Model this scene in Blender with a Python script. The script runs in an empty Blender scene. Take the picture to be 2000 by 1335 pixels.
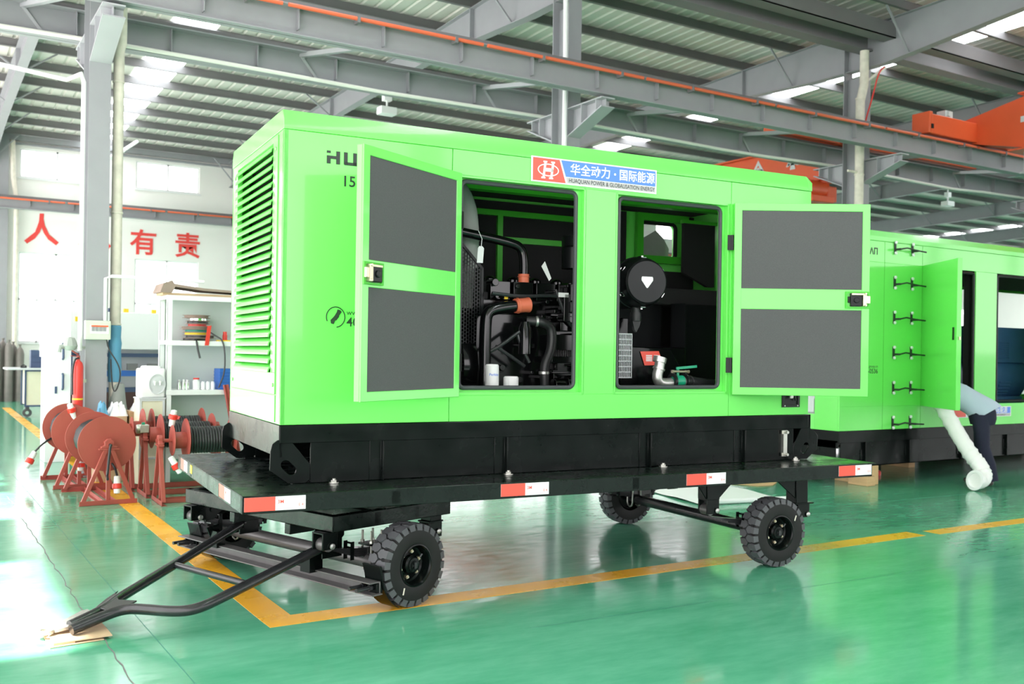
import bpy, bmesh, math, random
from mathutils import Vector, Matrix
R = random.Random(7)
PI = math.pi
S = bpy.context.scene
COL = S.collection

# ------------------------------------------------------------------ camera
CAM_Z = 1.6467
fwd = Vector((0.5263, 0.8503, 0)); rgt = Vector((0.8503, -0.5263, 0)); upv = Vector((0, 0, 1))
ROLL = 0.015
Rc = rgt * math.cos(ROLL) + upv * math.sin(ROLL)
Uc = upv * math.cos(ROLL) - rgt * math.sin(ROLL)
cam = bpy.data.cameras.new('camera'); camo = bpy.data.objects.new('camera', cam); COL.objects.link(camo)
camo.matrix_world = Matrix(((Rc.x, Uc.x, -fwd.x, 0), (Rc.y, Uc.y, -fwd.y, 0), (Rc.z, Uc.z, -fwd.z, CAM_Z), (0, 0, 0, 1)))
cam.sensor_width = 36; cam.lens = 1900 / 2000 * 36
cam.shift_y = (690.03 - 667.5) / 2000
cam.clip_start = .1; cam.clip_end = 300
cam.dof.use_dof = True; cam.dof.focus_distance = 6.6; cam.dof.aperture_fstop = 2.8
S.camera = camo
# ------------------------------------------------------------------ light
w = bpy.data.worlds.new('sky'); S.world = w; w.use_nodes = True
bg = w.node_tree.nodes['Background']; bg.inputs[0].default_value = (1.0, 0.97, 0.99, 1); bg.inputs[1].default_value = 3.1
sl = bpy.data.lights.new('sun', 'SUN'); sl.energy = 30; sl.angle = math.radians(1.2); sl.color = (1, .95, .88)
so = bpy.data.objects.new('sun', sl); COL.objects.link(so)
so.rotation_euler = Vector((-math.cos(math.radians(55)), 0, math.sin(math.radians(55)))).to_track_quat('Z', 'Y').to_euler()
so.location = (-20, 6, 18)
S.view_settings.view_transform = 'Standard'; S.view_settings.look = 'None'
S.view_settings.exposure = 0.5; S.view_settings.gamma = 1; S.view_settings.use_curve_mapping = False
S.cycles.max_bounces = 8; S.cycles.diffuse_bounces = 5; S.cycles.glossy_bounces = 4
S.cycles.sample_clamp_indirect = 8

# ------------------------------------------------------------------ materials
M = {}
def mat(name, col, rough=.5, metal=0, var=0, vs=6, rvar=0, bump=0, bs=60, coat=0, emit=0, stretch=None, spec=.5):
    m = bpy.data.materials.new(name); m.use_nodes = True; M[name] = m
    nt = m.node_tree; b = nt.nodes['Principled BSDF']
    b.inputs['Base Color'].default_value = (*col, 1); b.inputs['Roughness'].default_value = rough
    b.inputs['Metallic'].default_value = metal; b.inputs['Coat Weight'].default_value = coat
    b.inputs['Specular IOR Level'].default_value = spec
    b.inputs['Coat Roughness'].default_value = .06
    if emit:
        b.inputs['Emission Color'].default_value = (*col, 1); b.inputs['Emission Strength'].default_value = emit
    tc = nt.nodes.new('ShaderNodeTexCoord'); mp = nt.nodes.new('ShaderNodeMapping')
    nt.links.new(tc.outputs['Object'], mp.inputs[0])
    if stretch: mp.inputs['Scale'].default_value = stretch
    nz = nt.nodes.new('ShaderNodeTexNoise'); nz.inputs['Scale'].default_value = vs; nz.inputs['Detail'].default_value = 4
    nt.links.new(mp.outputs[0], nz.inputs[0])
    if var:
        mx = nt.nodes.new('ShaderNodeMix'); mx.data_type = 'RGBA'
        mx.inputs[6].default_value = (*[c * (1 - var) for c in col], 1); mx.inputs[7].default_value = (*[min(1, c * (1 + var)) for c in col], 1)
        nt.links.new(nz.outputs[0], mx.inputs[0]); nt.links.new(mx.outputs[2], b.inputs['Base Color'])
    if rvar:
        mr = nt.nodes.new('ShaderNodeMapRange'); mr.inputs[1].default_value = .3; mr.inputs[2].default_value = .7
        mr.inputs[3].default_value = max(.02, rough - rvar); mr.inputs[4].default_value = rough + rvar
        nt.links.new(nz.outputs[0], mr.inputs[0]); nt.links.new(mr.outputs[0], b.inputs['Roughness'])
    if bump:
        n2 = nt.nodes.new('ShaderNodeTexNoise'); n2.inputs['Scale'].default_value = bs; n2.inputs['Detail'].default_value = 5
        nt.links.new(mp.outputs[0], n2.inputs[0])
        bp = nt.nodes.new('ShaderNodeBump'); bp.inputs['Strength'].default_value = bump; bp.inputs['Distance'].default_value = .01
        nt.links.new(n2.outputs[0], bp.inputs['Height']); nt.links.new(bp.outputs[0], b.inputs['Normal'])
    return m
mat('green', (.165, .78, .125), .3, var=.03, vs=2, coat=.5)
mat('green_inner', (.06, .5, .03), .4)
mat('black', (.004, .006, .0055), .22, spec=.16, var=.4, vs=5, rvar=.08, bump=.05, bs=25)
mat('black_satin', (.008, .009, .01), .35, var=.3, spec=.3)
mat('engine_black', (.004, .0045, .005), .13)
mat('hose_rubber', (.014, .015, .016), .45)
mat('deck_black', (.005, .010, .008), .28, spec=.25, var=.5, vs=7, rvar=.15, bump=.12, bs=40)
mat('axle', (.02, .021, .023), .25, var=.4, vs=12)
mat('steel_tube', (.13, .125, .125), .35, metal=.3, var=.3, vs=9)
mat('rubber_lit', (.085, .087, .095), .6, var=.25, vs=14)  # tread rubber, side light put into its paler colour
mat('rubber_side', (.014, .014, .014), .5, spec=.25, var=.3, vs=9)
mat('seal', (.05, .055, .06), .45)
mat('foam', (.095, .096, .098), .95, var=.22, vs=160, bump=.3, bs=300)
mat('foam_dark', (.015, .016, .016), .95, bump=.3, bs=200)
mat('steel', (.30, .305, .325), .5, var=.08, vs=3)
mat('steel_light', (.40, .405, .43), .5, var=.08, vs=3)
mat('purlin', (.17, .165, .17), .55, var=.12, vs=2)
mat('roof_sheet', (.64, .63, .58), .45, var=.12, vs=.8)
mat('wall_grey', (.32, .33, .33), .8, var=.05, vs=1)
mat('bounce_grey', (.36, .35, .34), .8, var=.1, vs=2)  # neutral grey for the added bounce strip
mat('wall', (.86, .85, .81), .75, var=.04, vs=1)
mat('window_frame', (.8, .82, .82), .5)
mat('white', (.85, .86, .86), .45)
mat('white_paint', (.82, .85, .84), .35, var=.03)
mat('grey_panel', (.6, .63, .64), .6)
mat('cream', (.75, .72, .55), .5, var=.06)
mat('pipe_beige', (.72, .68, .58), .6, var=.25, vs=9)
mat('pipe_white', (.8, .8, .74), .5)
mat('blue_wrap', (.12, .36, .55), .6, bump=.5, bs=12)
mat('red_oxide', (.36, .068, .05), .5, var=.15, vs=6, rvar=.12)
mat('red_plug', (.75, .045, .03), .35)
mat('orange', (.72, .105, .03), .45, var=.12, vs=2)
mat('orange_pipe', (.75, .14, .06), .5)
mat('red', (.72, .05, .04), .35)
mat('letter_red', (.8, .06, .05), .6)
mat('yellow_paint', (.85, .43, .025), .3, var=.12, vs=3, rvar=.08)
mat('yellow', (.85, .62, .03), .5)
mat('cable', (.02, .022, .024), .35)
mat('chrome', (.7, .7, .7), .2, 1)
mat('brass', (.72, .64, .48), .35, .8, var=.2)
mat('zinc', (.55, .55, .5), .35, .9, var=.2, vs=30)
mat('silver_fit', (.5, .5, .48), .35, .8, var=.3, vs=40)
mat('coupler', (.62, .14, .07), .5)
mat('wood', (.62, .4, .2), .6, var=.3, vs=4, stretch=(1, 1, 8))
mat('cardboard', (.58, .41, .26), .8, var=.12, vs=5)
mat('carton_dark', (.32, .24, .2), .8, var=.3, vs=5)
mat('plastic', (.85, .87, .88), .25, bump=.5, bs=9)
mat('blue', (.03, .14, .5), .45)
mat('blue_sign', (.09, .24, .8), .4)
mat('red_sign', (.85, .1, .07), .4)
mat('grey_sign', (.5, .5, .5), .4)
mat('ink', (.02, .025, .025), .5)
mat('teal', (.02, .25, .2), .4)
mat('valve_green', (.01, .3, .16), .35)
mat('wrap', (.36, .39, .36), .9, bump=.8, bs=18)
mat('alternator_blue', (.02, .07, .15), .4, var=.15)
mat('shirt', (.52, .60, .74), .85, bump=.4, bs=14)
mat('trousers', (.012, .014, .035), .85, bump=.3, bs=16)
mat('skin', (.55, .3, .2), .55)
mat('shoe', (.05, .04, .04), .5)
mat('hair', (.015, .012, .01), .6)
mat('gas_bottle', (.2, .18, .165), .5, var=.3)
mat('dark_blue', (.05, .08, .16), .5)
mat('duct', (.86, .86, .85), .6, bump=.6, bs=14)
mat('box_green', (.6, .68, .55), .5)
mat('skylight_sheet', (.95, .98, 1), .5, emit=6)
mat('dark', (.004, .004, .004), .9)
mat('brown_dark', (.07, .035, .03), .7)
# floor: glossy green epoxy with hexagon prints and worn patches
def floor_mat():
    m = bpy.data.materials.new('floor_epoxy'); m.use_nodes = True; M['floor'] = m
    nt = m.node_tree; b = nt.nodes['Principled BSDF']; L = nt.links.new
    tc = nt.nodes.new('ShaderNodeTexCoord')
    mp = nt.nodes.new('ShaderNodeMapping'); mp.inputs['Rotation'].default_value = (0, 0, .35); mp.inputs['Scale'].default_value = (.5, 1.6, 1)
    L(tc.outputs['Object'], mp.inputs[0])
    n1 = nt.nodes.new('ShaderNodeTexNoise'); n1.inputs['Scale'].default_value = 1.6; n1.inputs['Detail'].default_value = 6
    n2 = nt.nodes.new('ShaderNodeTexNoise'); n2.inputs['Scale'].default_value = 9; n2.inputs['Detail'].default_value = 6; n2.inputs['Roughness'].default_value = .65
    L(mp.outputs[0], n1.inputs[0]); L(mp.outputs[0], n2.inputs[0])
    r1 = nt.nodes.new('ShaderNodeValToRGB'); r1.color_ramp.elements[0].position = .3; r1.color_ramp.elements[1].position = .72
    r1.color_ramp.elements[0].color = (.055, .32, .175, 1); r1.color_ramp.elements[1].color = (.15, .47, .31, 1)
    ad = nt.nodes.new('ShaderNodeMath'); ad.operation = 'MULTIPLY_ADD'; ad.inputs[1].default_value = .35
    mm = nt.nodes.new('ShaderNodeMath'); mm.operation = 'MULTIPLY'; mm.inputs[1].default_value = .65
    L(n1.outputs[0], mm.inputs[0]); L(n2.outputs[0], ad.inputs[0]); L(mm.outputs[0], ad.inputs[2]); L(ad.outputs[0], r1.inputs[0])
    L(r1.outputs[0], b.inputs['Base Color'])
    mr = nt.nodes.new('ShaderNodeMapRange'); mr.inputs[1].default_value = .3; mr.inputs[2].default_value = .7; mr.inputs[3].default_value = .07; mr.inputs[4].default_value = .2
    L(n2.outputs[0], mr.inputs[0]); L(mr.outputs[0], b.inputs['Roughness'])
    bp = nt.nodes.new('ShaderNodeBump'); bp.inputs['Strength'].default_value = .05; bp.inputs['Distance'].default_value = .02
    L(n1.outputs[0], bp.inputs['Height']); L(bp.outputs[0], b.inputs['Normal'])
    b.inputs['Specular IOR Level'].default_value = .55
floor_mat()
def glass_mat():
    m = bpy.data.materials.new('glass'); m.use_nodes = True; M['glass'] = m
    nt = m.node_tree; nt.nodes.remove(nt.nodes['Principled BSDF'])
    a = nt.nodes.new('ShaderNodeBsdfTransparent'); g = nt.nodes.new('ShaderNodeBsdfGlossy'); x = nt.nodes.new('ShaderNodeMixShader')
    g.inputs['Roughness'].default_value = .03; x.inputs[0].default_value = .07
    nt.links.new(a.outputs[0], x.inputs[1]); nt.links.new(g.outputs[0], x.inputs[2]); nt.links.new(x.outputs[0], nt.nodes['Material Output'].inputs[0])
glass_mat()

# ------------------------------------------------------------------ mesh builder
V3 = lambda p: Vector(p)
def rrect(x0, x1, y0, y1, r, n=4):
    out = []
    for cx, cy, a0 in ((x1 - r, y1 - r, 0), (x0 + r, y1 - r, 90), (x0 + r, y0 + r, 180), (x1 - r, y0 + r, 270)):
        for i in range(n + 1):
            a = math.radians(a0 + 90 * i / n); out.append((cx + r * math.cos(a), cy + r * math.sin(a)))
    return out
def circle(cx, cy, r, n=16, ry=None):
    return [(cx + r * math.cos(2 * PI * i / n), cy + (ry or r) * math.sin(2 * PI * i / n)) for i in range(n)]
_TX = {}
class MB:
    def __init__(s): s.v = []; s.f = []; s.m = []
    def add(s, vs, fs, m=0):
        o = len(s.v); s.v += [V3(p) for p in vs]; s.f += [[i + o for i in f] for f in fs]; s.m += [m] * len(fs); return s
    def box(s, x0, x1, y0, y1, z0, z1, m=0):
        return s.add([(x, y, z) for x in (x0, x1) for y in (y0, y1) for z in (z0, z1)],
                     [(0, 1, 3, 2), (4, 6, 7, 5), (0, 4, 5, 1), (2, 3, 7, 6), (0, 2, 6, 4), (1, 5, 7, 3)], m)
    def beam(s, p0, p1, w, h, up=(0, 0, 1), m=0):
        p0, p1 = V3(p0), V3(p1); d = (p1 - p0).normalized(); u = V3(up)
        if abs(d.dot(u)) > .99: u = V3((1, 0, 0))
        a = d.cross(u).normalized() * (w / 2); b = a.cross(d).normalized() * (h / 2)
        return s.add([p + sa * a + sb * b for p in (p0, p1) for sa in (-1, 1) for sb in (-1, 1)],
                     [(0, 1, 3, 2), (4, 6, 7, 5), (0, 4, 5, 1), (2, 3, 7, 6), (0, 2, 6, 4), (1, 5, 7, 3)], m)
    def tube(s, pts, r, n=10, m=0, closed=False, caps=True, smooth=0):
        pts = [V3(p) for p in pts]
        if smooth:
            for _ in range(smooth):
                q = [] if closed else [pts[0]]
                k = len(pts)
                for i in range(k if closed else k - 1):
                    a, b = pts[i], pts[(i + 1) % k]; q += [a.lerp(b, .25), a.lerp(b, .75)]
                if not closed: q.append(pts[-1])
                pts = q
        k = len(pts); o = len(s.v); rr = r if isinstance(r, (list, tuple)) else [r] * k
        prev = None
        for i, p in enumerate(pts):
            t = (pts[(i + 1) % k] - pts[i - 1]) if closed else (pts[min(i + 1, k - 1)] - pts[max(i - 1, 0)])
            t.normalize()
            if prev is None:
                u = V3((0, 0, 1)) if abs(t.z) < .9 else V3((1, 0, 0)); u = (u - t * u.dot(t)).normalized()
            else: u = (prev - t * prev.dot(t)).normalized()
            prev = u; v = t.cross(u)
            q = rr[min(i, len(rr) - 1)] if not smooth else (rr[0] if len(set(rr)) == 1 else rr[min(len(rr) - 1, int(i / k * len(rr)))])
            for j in range(n):
                a = 2 * PI * j / n; s.v.append(p + (u * math.cos(a) + v * math.sin(a)) * q)
        for i in range(k if closed else k - 1):
            i2 = (i + 1) % k
            for j in range(n):
                j2 = (j + 1) % n; s.f.append([o + i * n + j, o + i * n + j2, o + i2 * n + j2, o + i2 * n + j]); s.m.append(m)
        if caps and not closed:
            s.f.append([o + j for j in range(n)][::-1]); s.f.append([o + (k - 1) * n + j for j in range(n)]); s.m += [m, m]
        return s
    def cyl(s, p0, p1, r, r2=None, n=16, m=0): return s.tube([p0, p1], [r, r if r2 is None else r2], n, m)
    def lathe(s, prof, o=(0, 0, 0), ax=(0, 0, 1), n=24, m=0, ms=None):
        o = V3(o); ax = V3(ax).normalized(); u = V3((1, 0, 0)) if abs(ax.x) < .9 else V3((0, 1, 0)); u = (u - ax * u.dot(ax)).normalized(); v = ax.cross(u)
        b = len(s.v); k = len(prof)
        for r, h in prof:
            for j in range(n):
                a = 2 * PI * j / n; s.v.append(o + ax * h + (u * math.cos(a) + v * math.sin(a)) * max(r, 1e-4))
        for i in range(k - 1):
            for j in range(n):
                j2 = (j + 1) % n; s.f.append([b + i * n + j, b + i * n + j2, b + (i + 1) * n + j2, b + (i + 1) * n + j]); s.m.append(ms[i] if ms else m)
        return s
    def prism(s, poly, D, o=(0, 0, 0), U=(1, 0, 0), W=(0, 0, 1), m=0):
        o, U, W, D = V3(o), V3(U), V3(W), V3(D); k = len(poly)
        a = [o + U * x + W * y for x, y in poly]
        fs = [list(range(k))[::-1], list(range(k, 2 * k))] + [[i, (i + 1) % k, k + (i + 1) % k, k + i] for i in range(k)]
        return s.add(a + [p + D for p in a], fs, m)
    def frame(s, out, inn, D, o=(0, 0, 0), U=(1, 0, 0), W=(0, 0, 1), m=0):
        o, U, W, D = V3(o), V3(U), V3(W), V3(D); k = len(out); P = lambda q: o + U * q[0] + W * q[1]
        vs = [P(q) for q in out] + [P(q) for q in inn]; vs = vs + [p + D for p in vs]; fs = []
        for i in range(k):
            j = (i + 1) % k
            fs += [[i, j, k + j, k + i], [2 * k + i, 3 * k + i, 3 * k + j, 2 * k + j], [i, 2 * k + i, 2 * k + j, j], [k + i, k + j, 3 * k + j, 3 * k + i]]
        return s.add(vs, fs, m)
    def rframe(s, x0, x1, y0, y1, t, D, o=(0, 0, 0), U=(1, 0, 0), W=(0, 0, 1), m=0, r=.0005):
        return s.frame(rrect(x0, x1, y0, y1, .0005, 3), rrect(x0 + t, x1 - t, y0 + t, y1 - t, r, 3), D, o, U, W, m)
    def text(s, txt, size, o, U=(1, 0, 0), W=(0, 0, 1), N=(0, -1, 0), ext=.001, bold=0, m=0, sx=1, align='LEFT', shear=0):
        key = (txt, bold, align, shear)
        if key not in _TX:
            c = bpy.data.curves.new('t', 'FONT'); c.body = txt; c.size = 1; c.offset = bold; c.align_x = align; c.shear = shear; c.resolution_u = 3
            t = bpy.data.objects.new('t', c); COL.objects.link(t)
            me = bpy.data.meshes.new_from_object(t.evaluated_get(bpy.context.evaluated_depsgraph_get()))
            _TX[key] = ([v.co.copy() for v in me.vertices], [list(p.vertices) for p in me.polygons])
            bpy.data.objects.remove(t); bpy.data.curves.remove(c); bpy.data.meshes.remove(me)
        vs, fs = _TX[key]; o, U, W, N = V3(o), V3(U), V3(W), V3(N)
        return s.add([o + U * (v.x * size * sx) + W * (v.y * size) + N * ext for v in vs], fs, m)
    def sheet(s, nx, ny, fn, m=0):
        vs = [fn(i / nx, j / ny) for j in range(ny + 1) for i in range(nx + 1)]
        return s.add(vs, [[j * (nx + 1) + i, j * (nx + 1) + i + 1, (j + 1) * (nx + 1) + i + 1, (j + 1) * (nx + 1) + i] for j in range(ny) for i in range(nx)], m)
    def xf(s, O, U, V, W, start=0):
        O, U, V, W = V3(O), V3(U), V3(V), V3(W)
        for i in range(start, len(s.v)): p = s.v[i]; s.v[i] = O + U * p.x + V * p.y + W * p.z
        return s
    def mesh(s, name, mats, off=(0, 0, 0), ang=35, recalc=True):
        me = bpy.data.meshes.new(name); off = V3(off)
        me.from_pydata([p - off for p in s.v], [], s.f)
        for k in mats: me.materials.append(M[k])
        me.polygons.foreach_set('material_index', s.m)
        if recalc:
            b = bmesh.new(); b.from_mesh(me); bmesh.ops.recalc_face_normals(b, faces=b.faces); b.to_mesh(me); b.free()
        me.shade_smooth(); me.set_sharp_from_angle(angle=math.radians(ang)); me.update()
        return me
OFF = {}
def link(o, par=None):
    COL.objects.link(o)
    if par is not None: o.parent = par; OFF[o.name] = OFF.get(par.name, (0, 0, 0))
    return o
def tag(o, label, cat, group=None, kind=None):
    o['label'] = label; o['category'] = cat
    if group: o['group'] = group
    if kind: o['kind'] = kind
    return o
def thing(name, label, cat, loc=(0, 0, 0), rz=0, group=None, off=None):
    o = bpy.data.objects.new(name, None); link(o); o.location = loc; o.rotation_euler = (0, 0, rz); o.empty_display_size = .1
    OFF[o.name] = off if off is not None else (0, 0, 0)
    return tag(o, label, cat, group)
def part(par, name, mb, mats, bev=0, label=None, ang=35):
    if isinstance(mats, str): mats = [mats]
    o = bpy.data.objects.new(name, mb.mesh(name, mats, OFF.get(par.name, (0, 0, 0)), ang)); link(o, par)
    if label: o['label'] = label
    if bev: bv(o, bev)
    return o
def solo(name, label, cat, mb, mats, base=(0, 0, 0), group=None, bev=0, kind=None):
    if isinstance(mats, str): mats = [mats]
    o = bpy.data.objects.new(name, mb.mesh(name, mats, base)); link(o); o.location = base
    if bev: bv(o, bev)
    OFF[o.name] = base
    return tag(o, label, cat, group, kind)
def bv(o, wd):
    m = o.modifiers.new('edge', 'BEVEL'); m.width = wd; m.segments = 2; m.limit_method = 'ANGLE'; m.angle_limit = math.radians(40)
def struct(name, mb, mats, par=None):
    if isinstance(mats, str): mats = [mats]
    o = bpy.data.objects.new(name, mb.mesh(name, mats)); link(o, par)
    if par is None: o['kind'] = 'structure'
    return o
def dup(o, par=None):
    c = o.copy(); COL.objects.link(c); c.parent = par
    for ch in list(o.children): dup(ch, c)
    return c

# ------------------------------------------------------------------ setting
YW = 34.0; YC = 13.33; XCOL = [2.02, 9.4, 16.8, 24.2, 31.6, 39.0, 46.4, 53.8]
roofz = lambda y: 8.3 + .02 * (YW - y)
mb = MB(); mb.box(-5, 66, -16, 36, -.12, 0); struct('floor', mb, 'floor')
# painted lines and joints on the floor
def strip(name, x0, y0, x1, y1, wd, m, z=.0015):
    p, q = V3((x0, y0, 0)), V3((x1, y1, 0)); d = (q - p).normalized(); n = V3((-d.y, d.x, 0)) * wd
    b = MB(); b.prism([(0, 0), ((q - p).length, 0), ((q - p).length, wd), (0, wd)], (0, 0, z), p, d, n.normalized()); return struct(name, b, m)
b = MB(); b.box(-5, -.5, -16, 33.9, 0, .002); struct('bounce_strip', b, 'bounce_grey')  # unseen strip added so sunlight bounces back neutral instead of green
strip('trim_1', 1.837, 5.648, 8.12, 5.70, .21, 'yellow_paint')
strip('trim_2', 8.30, 5.68, 11.5, 5.65, .18, 'yellow_paint')
strip('trim_3', 2.035, 5.86, 2.3, 29.2, .2, 'yellow_paint')
b = MB()
for (x0, y0, x1, y1) in ((1.22, 4.2, 1.14, 14), (.95, 4.6, .93, 12), (3.2, 4.9, 12, 4.6), (4, 7.5, 12, 7.2)):
    d = V3((x1 - x0, y1 - y0, 0)); n = V3((-d.y, d.x, 0)).normalized() * (.0016 if x0 != .95 else .003)
    k = 1 if x0 != .95 else 60; pts = []
    for i in range(k + 1):
        p = V3((x0, y0, .0012)) + d * (i / k) + n.normalized() * (R.uniform(-.012, .012) if k > 1 else 0); pts.append(p)
    if k > 1: jag = MB()
    for i in range(k):
        e = n * (R.uniform(.6, 1.9) if k > 1 else 1); (jag if k > 1 else b).add([pts[i] - e, pts[i + 1] - n, pts[i + 1] + n, pts[i] + e], [(0, 1, 2, 3)])
struct('trim_4', b, 'teal'); struct('trim_7', jag, 'purlin')
# back wall with window openings
def wall_with_holes(x0, x1, z0, z1, y, t, holes):
    b = MB(); xs = sorted(set([x0, x1] + [h[0] for h in holes] + [h[1] for h in holes])); zs = sorted(set([z0, z1] + [h[2] for h in holes] + [h[3] for h in holes]))
    for i in range(len(xs) - 1):
        j = 0
        while j < len(zs) - 1:
            cx = (xs[i] + xs[i + 1]) / 2; hole = lambda jj: any(h[0] < cx < h[1] and h[2] < (zs[jj] + zs[jj + 1]) / 2 < h[3] for h in holes)
            if hole(j): j += 1; continue
            k = j
            while k + 1 < len(zs) - 1 and not hole(k + 1): k += 1
            b.box(xs[i], xs[i + 1], y, y + t, zs[j], zs[k + 1]); j = k + 1
    return b
bays = [(2.85, 5.0), (6.3, 8.36)]
for x in XCOL[1:-1]: bays += [(x + .9, x + 3.1), (x + 4.4, x + 6.6)]
bays += [(-4.2, -2), (-1, 1.1)]
holes = []
for a, c in bays: holes += [(a, c, 1.77, 4.6), (a, c, 6.93, 7.84)]
wall = struct('wall_back', wall_with_holes(-5, 66, 0, 8.5, YW, .2, holes), 'wall')
wn = 0
for a, c in bays:
    for z0, z1 in ((1.77, 4.6), (6.93, 7.84)):
        wn += 1; b = MB(); t = .05
        b.rframe(a, c, z0, z1, t, (0, .06, 0), (0, YW + .05, 0))
        mid = (a + c) / 2
        if z1 - z0 > 2:
            zt = z0 + 1.35
            b.box(a, c, YW + .05, YW + .1, zt - .025, zt + .025); b.box(a, c, YW + .055, YW + .1, zt + .42, zt + .45)
            b.box(mid - .025, mid + .025, YW + .05, YW + .1, zt, z1)
            for k in (1, 3): b.box(a + (c - a) * k / 4 - .02, a + (c - a) * k / 4 + .02, YW + .05, YW + .1, z0, zt)
        else: b.box(mid - .025, mid + .025, YW + .05, YW + .1, z0, z1)
        b.box(a - .05, c + .05, YW - .06, YW + .05, z0 - .05, z0)
        wo = struct('window_%d' % wn, b, 'window_frame')
        p = MB(); p.box(a + .03, c - .03, YW + .075, YW + .083, z0 + .03, z1 - .03); struct('pane', p, 'glass', wo)
b = MB()
for x in XCOL: b.box(x - .2 + .35, x + .15 + .35, YW - .28, YW, 0, 8.2)
b.box(-5, 66, YW - .12, YW, 8.05, 8.25); b.box(-5, 66, YW - .1, YW, 7.93, 7.99)
struct('pilaster', b, 'steel', wall)
# red characters painted on the back wall
for ch, x, z, sz in (('人', 2.98, 4.97, 1.02), ('人', 4.55, 4.97, 1.02), ('有', 6.12, 4.83, .88), ('责', 7.55, 4.83, .88)):
    b = MB(); b.text(ch, sz, (x, YW - .012, z), bold=.018, ext=0); b.text(ch, sz, (x, YW - .02, z), bold=.018, ext=0)
    struct('wall_letter', b, 'letter_red', wall)
# left end wall, out of view: pillars, doorway headers stepped to shape the sun patches
b = MB(); b.box(-5.2, -5, -16, 5.77, 7.4, 9.3); b.box(-5.2, -5, 5.77, 8.3, 8.55, 9.1); b.box(-5.2, -5, 8.3, 10.4, 7.3, 9.1); b.box(-5.2, -5, 10.4, 14.2, 8.75, 9.0); b.box(-5.2, -5, 14.2, 34, 7.4, 9.0)
for y in (-15.8, -9.5, -3.2, 5.64, 8.43, 10.27, 14.33, 20.6, 27, 33.8): b.box(-5.2, -5, y - .13, y + .13, 0, 9)
struct('wall_left', b, 'wall')
fh = [(x, x + 6.4, 2.0, 8.3) for x in (-4.4, 3, 10.4, 17.8, 25.2, 32.6, 40, 47.4, 54.8)]
struct('wall_front_added', wall_with_holes(-5.2, 66, 0, 9.25, -16.2, .2, fh), 'wall_grey')  # unseen wall added to cut front light and darken reflections in black parts
# roof: ribbed sheets with gaps for the translucent strips
STR = [5.1, 19.5, 33.0, 47.0]
def ribbed(b, x0, x1, y0, y1, dz=0, step=.3):
    n = max(1, round((x1 - x0) / step)); q = []
    for i in range(n):
        xa = x0 + (x1 - x0) * i / n; d = (x1 - x0) / n
        q += [(xa, 0), (xa + d * .70, 0), (xa + d * .78, .035), (xa + d * .92, .035)]
    q.append((x1, 0))
    for k in range(len(q) - 1):
        b.add([(q[k][0], y0, roofz(y0) + q[k][1] + dz), (q[k + 1][0], y0, roofz(y0) + q[k + 1][1] + dz), (q[k + 1][0], y1, roofz(y1) + q[k + 1][1] + dz), (q[k][0], y1, roofz(y1) + q[k][1] + dz)], [(0, 1, 2, 3)])
b = MB(); edges = [-5] + [e for s_ in STR for e in (s_ - .45, s_ + .45)] + [66]
for i in range(0, len(edges), 2): ribbed(b, edges[i], edges[i + 1], -16, YW + .2)
ceil = bpy.data.objects.new('ceiling', b.mesh('ceiling', ['roof_sheet'], recalc=False)); link(ceil); ceil['kind'] = 'structure'
b = MB()
b.box(-5, 66, -16, YW + .2, 9.55, 9.6); struct('trim_5', b, 'roof_sheet')
for s_ in STR:
    b = MB(); ribbed(b, s_ - .47, s_ + .47, -16, YW, .01, .235)
    o = bpy.data.objects.new('skylight', b.mesh('skylight', ['skylight_sheet'], recalc=False)); link(o, ceil)
for i in range(33):
    y = 33.3 - 1.5 * i; z = roofz(y) - .005; b = MB()
    b.box(-5, 66, y - .006, y + .006, z - .2, z); b.box(-5, 66, y, y + .07, z - .012, z); b.box(-5, 66, y - .07, y, z - .2, z - .19)
    struct('purlin', b, 'purlin', ceil)
for x in XCOL:
    b = MB(); N = 26
    for i in range(N):
        y0 = -15.8 + (YW - .2 + 15.8) * i / N; y1 = -15.8 + (YW - .2 + 15.8) * (i + 1) / N
        dep = lambda y: .52 + .38 * max(0, 1 - abs(y - YC) / 5) + .35 * max(0, 1 - abs(y - YW) / 5)
        za, zb = roofz(y0) - .21, roofz(y1) - .21; da, db = dep(y0), dep(y1)
        for s0, s1, t0, t1 in ((-.006, .006, 0, 1), ):
            b.add([(x + e, y, z) for y, zt, d in ((y0, za, da), (y1, zb, db)) for e in (s0, s1) for z in (zt - d, zt)], [(0, 1, 3, 2), (4, 6, 7, 5), (0, 4, 5, 1), (2, 3, 7, 6), (0, 2, 6, 4), (1, 5, 7, 3)])
        b.beam((x, y0, za), (x, y1, zb), .2, .014); b.beam((x, y0, za - da), (x, y1, zb - db), .2, .014)
    for i in range(33):
        y = 33.3 - 1.5 * i
        if i % 2 == 0 and y > -15:
            for sg in (-1, 1): b.beam((x + .04 * sg, y, roofz(y) - .21 - dep(y) + .02), (x + .75 * sg, y, roofz(y) - .2), .035, .035)
        if abs(y - YC) > 2 and i % 5 == 1: b.box(x - .1, x + .1, y - .012, y + .012, roofz(y) - .21 - dep(y), roofz(y) - .21)
    struct('rafter', b, 'steel', ceil)
b = MB()
b.box(-5, 66, YC - .02, YC + .02, 8.0, 8.45); b.box(-5, 66, YC - .15, YC + .15, 8.43, 8.46); b.box(-5, 66, YC - .15, YC + .15, 7.98, 8.01)
b.box(-5, 66, YC - .7, YC - .68, 8.1, 8.4); b.box(-5, 66, YC - .7, YC - .4, 8.1, 8.12)
struct('tie_beam', b, 'purlin', ceil)
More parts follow.
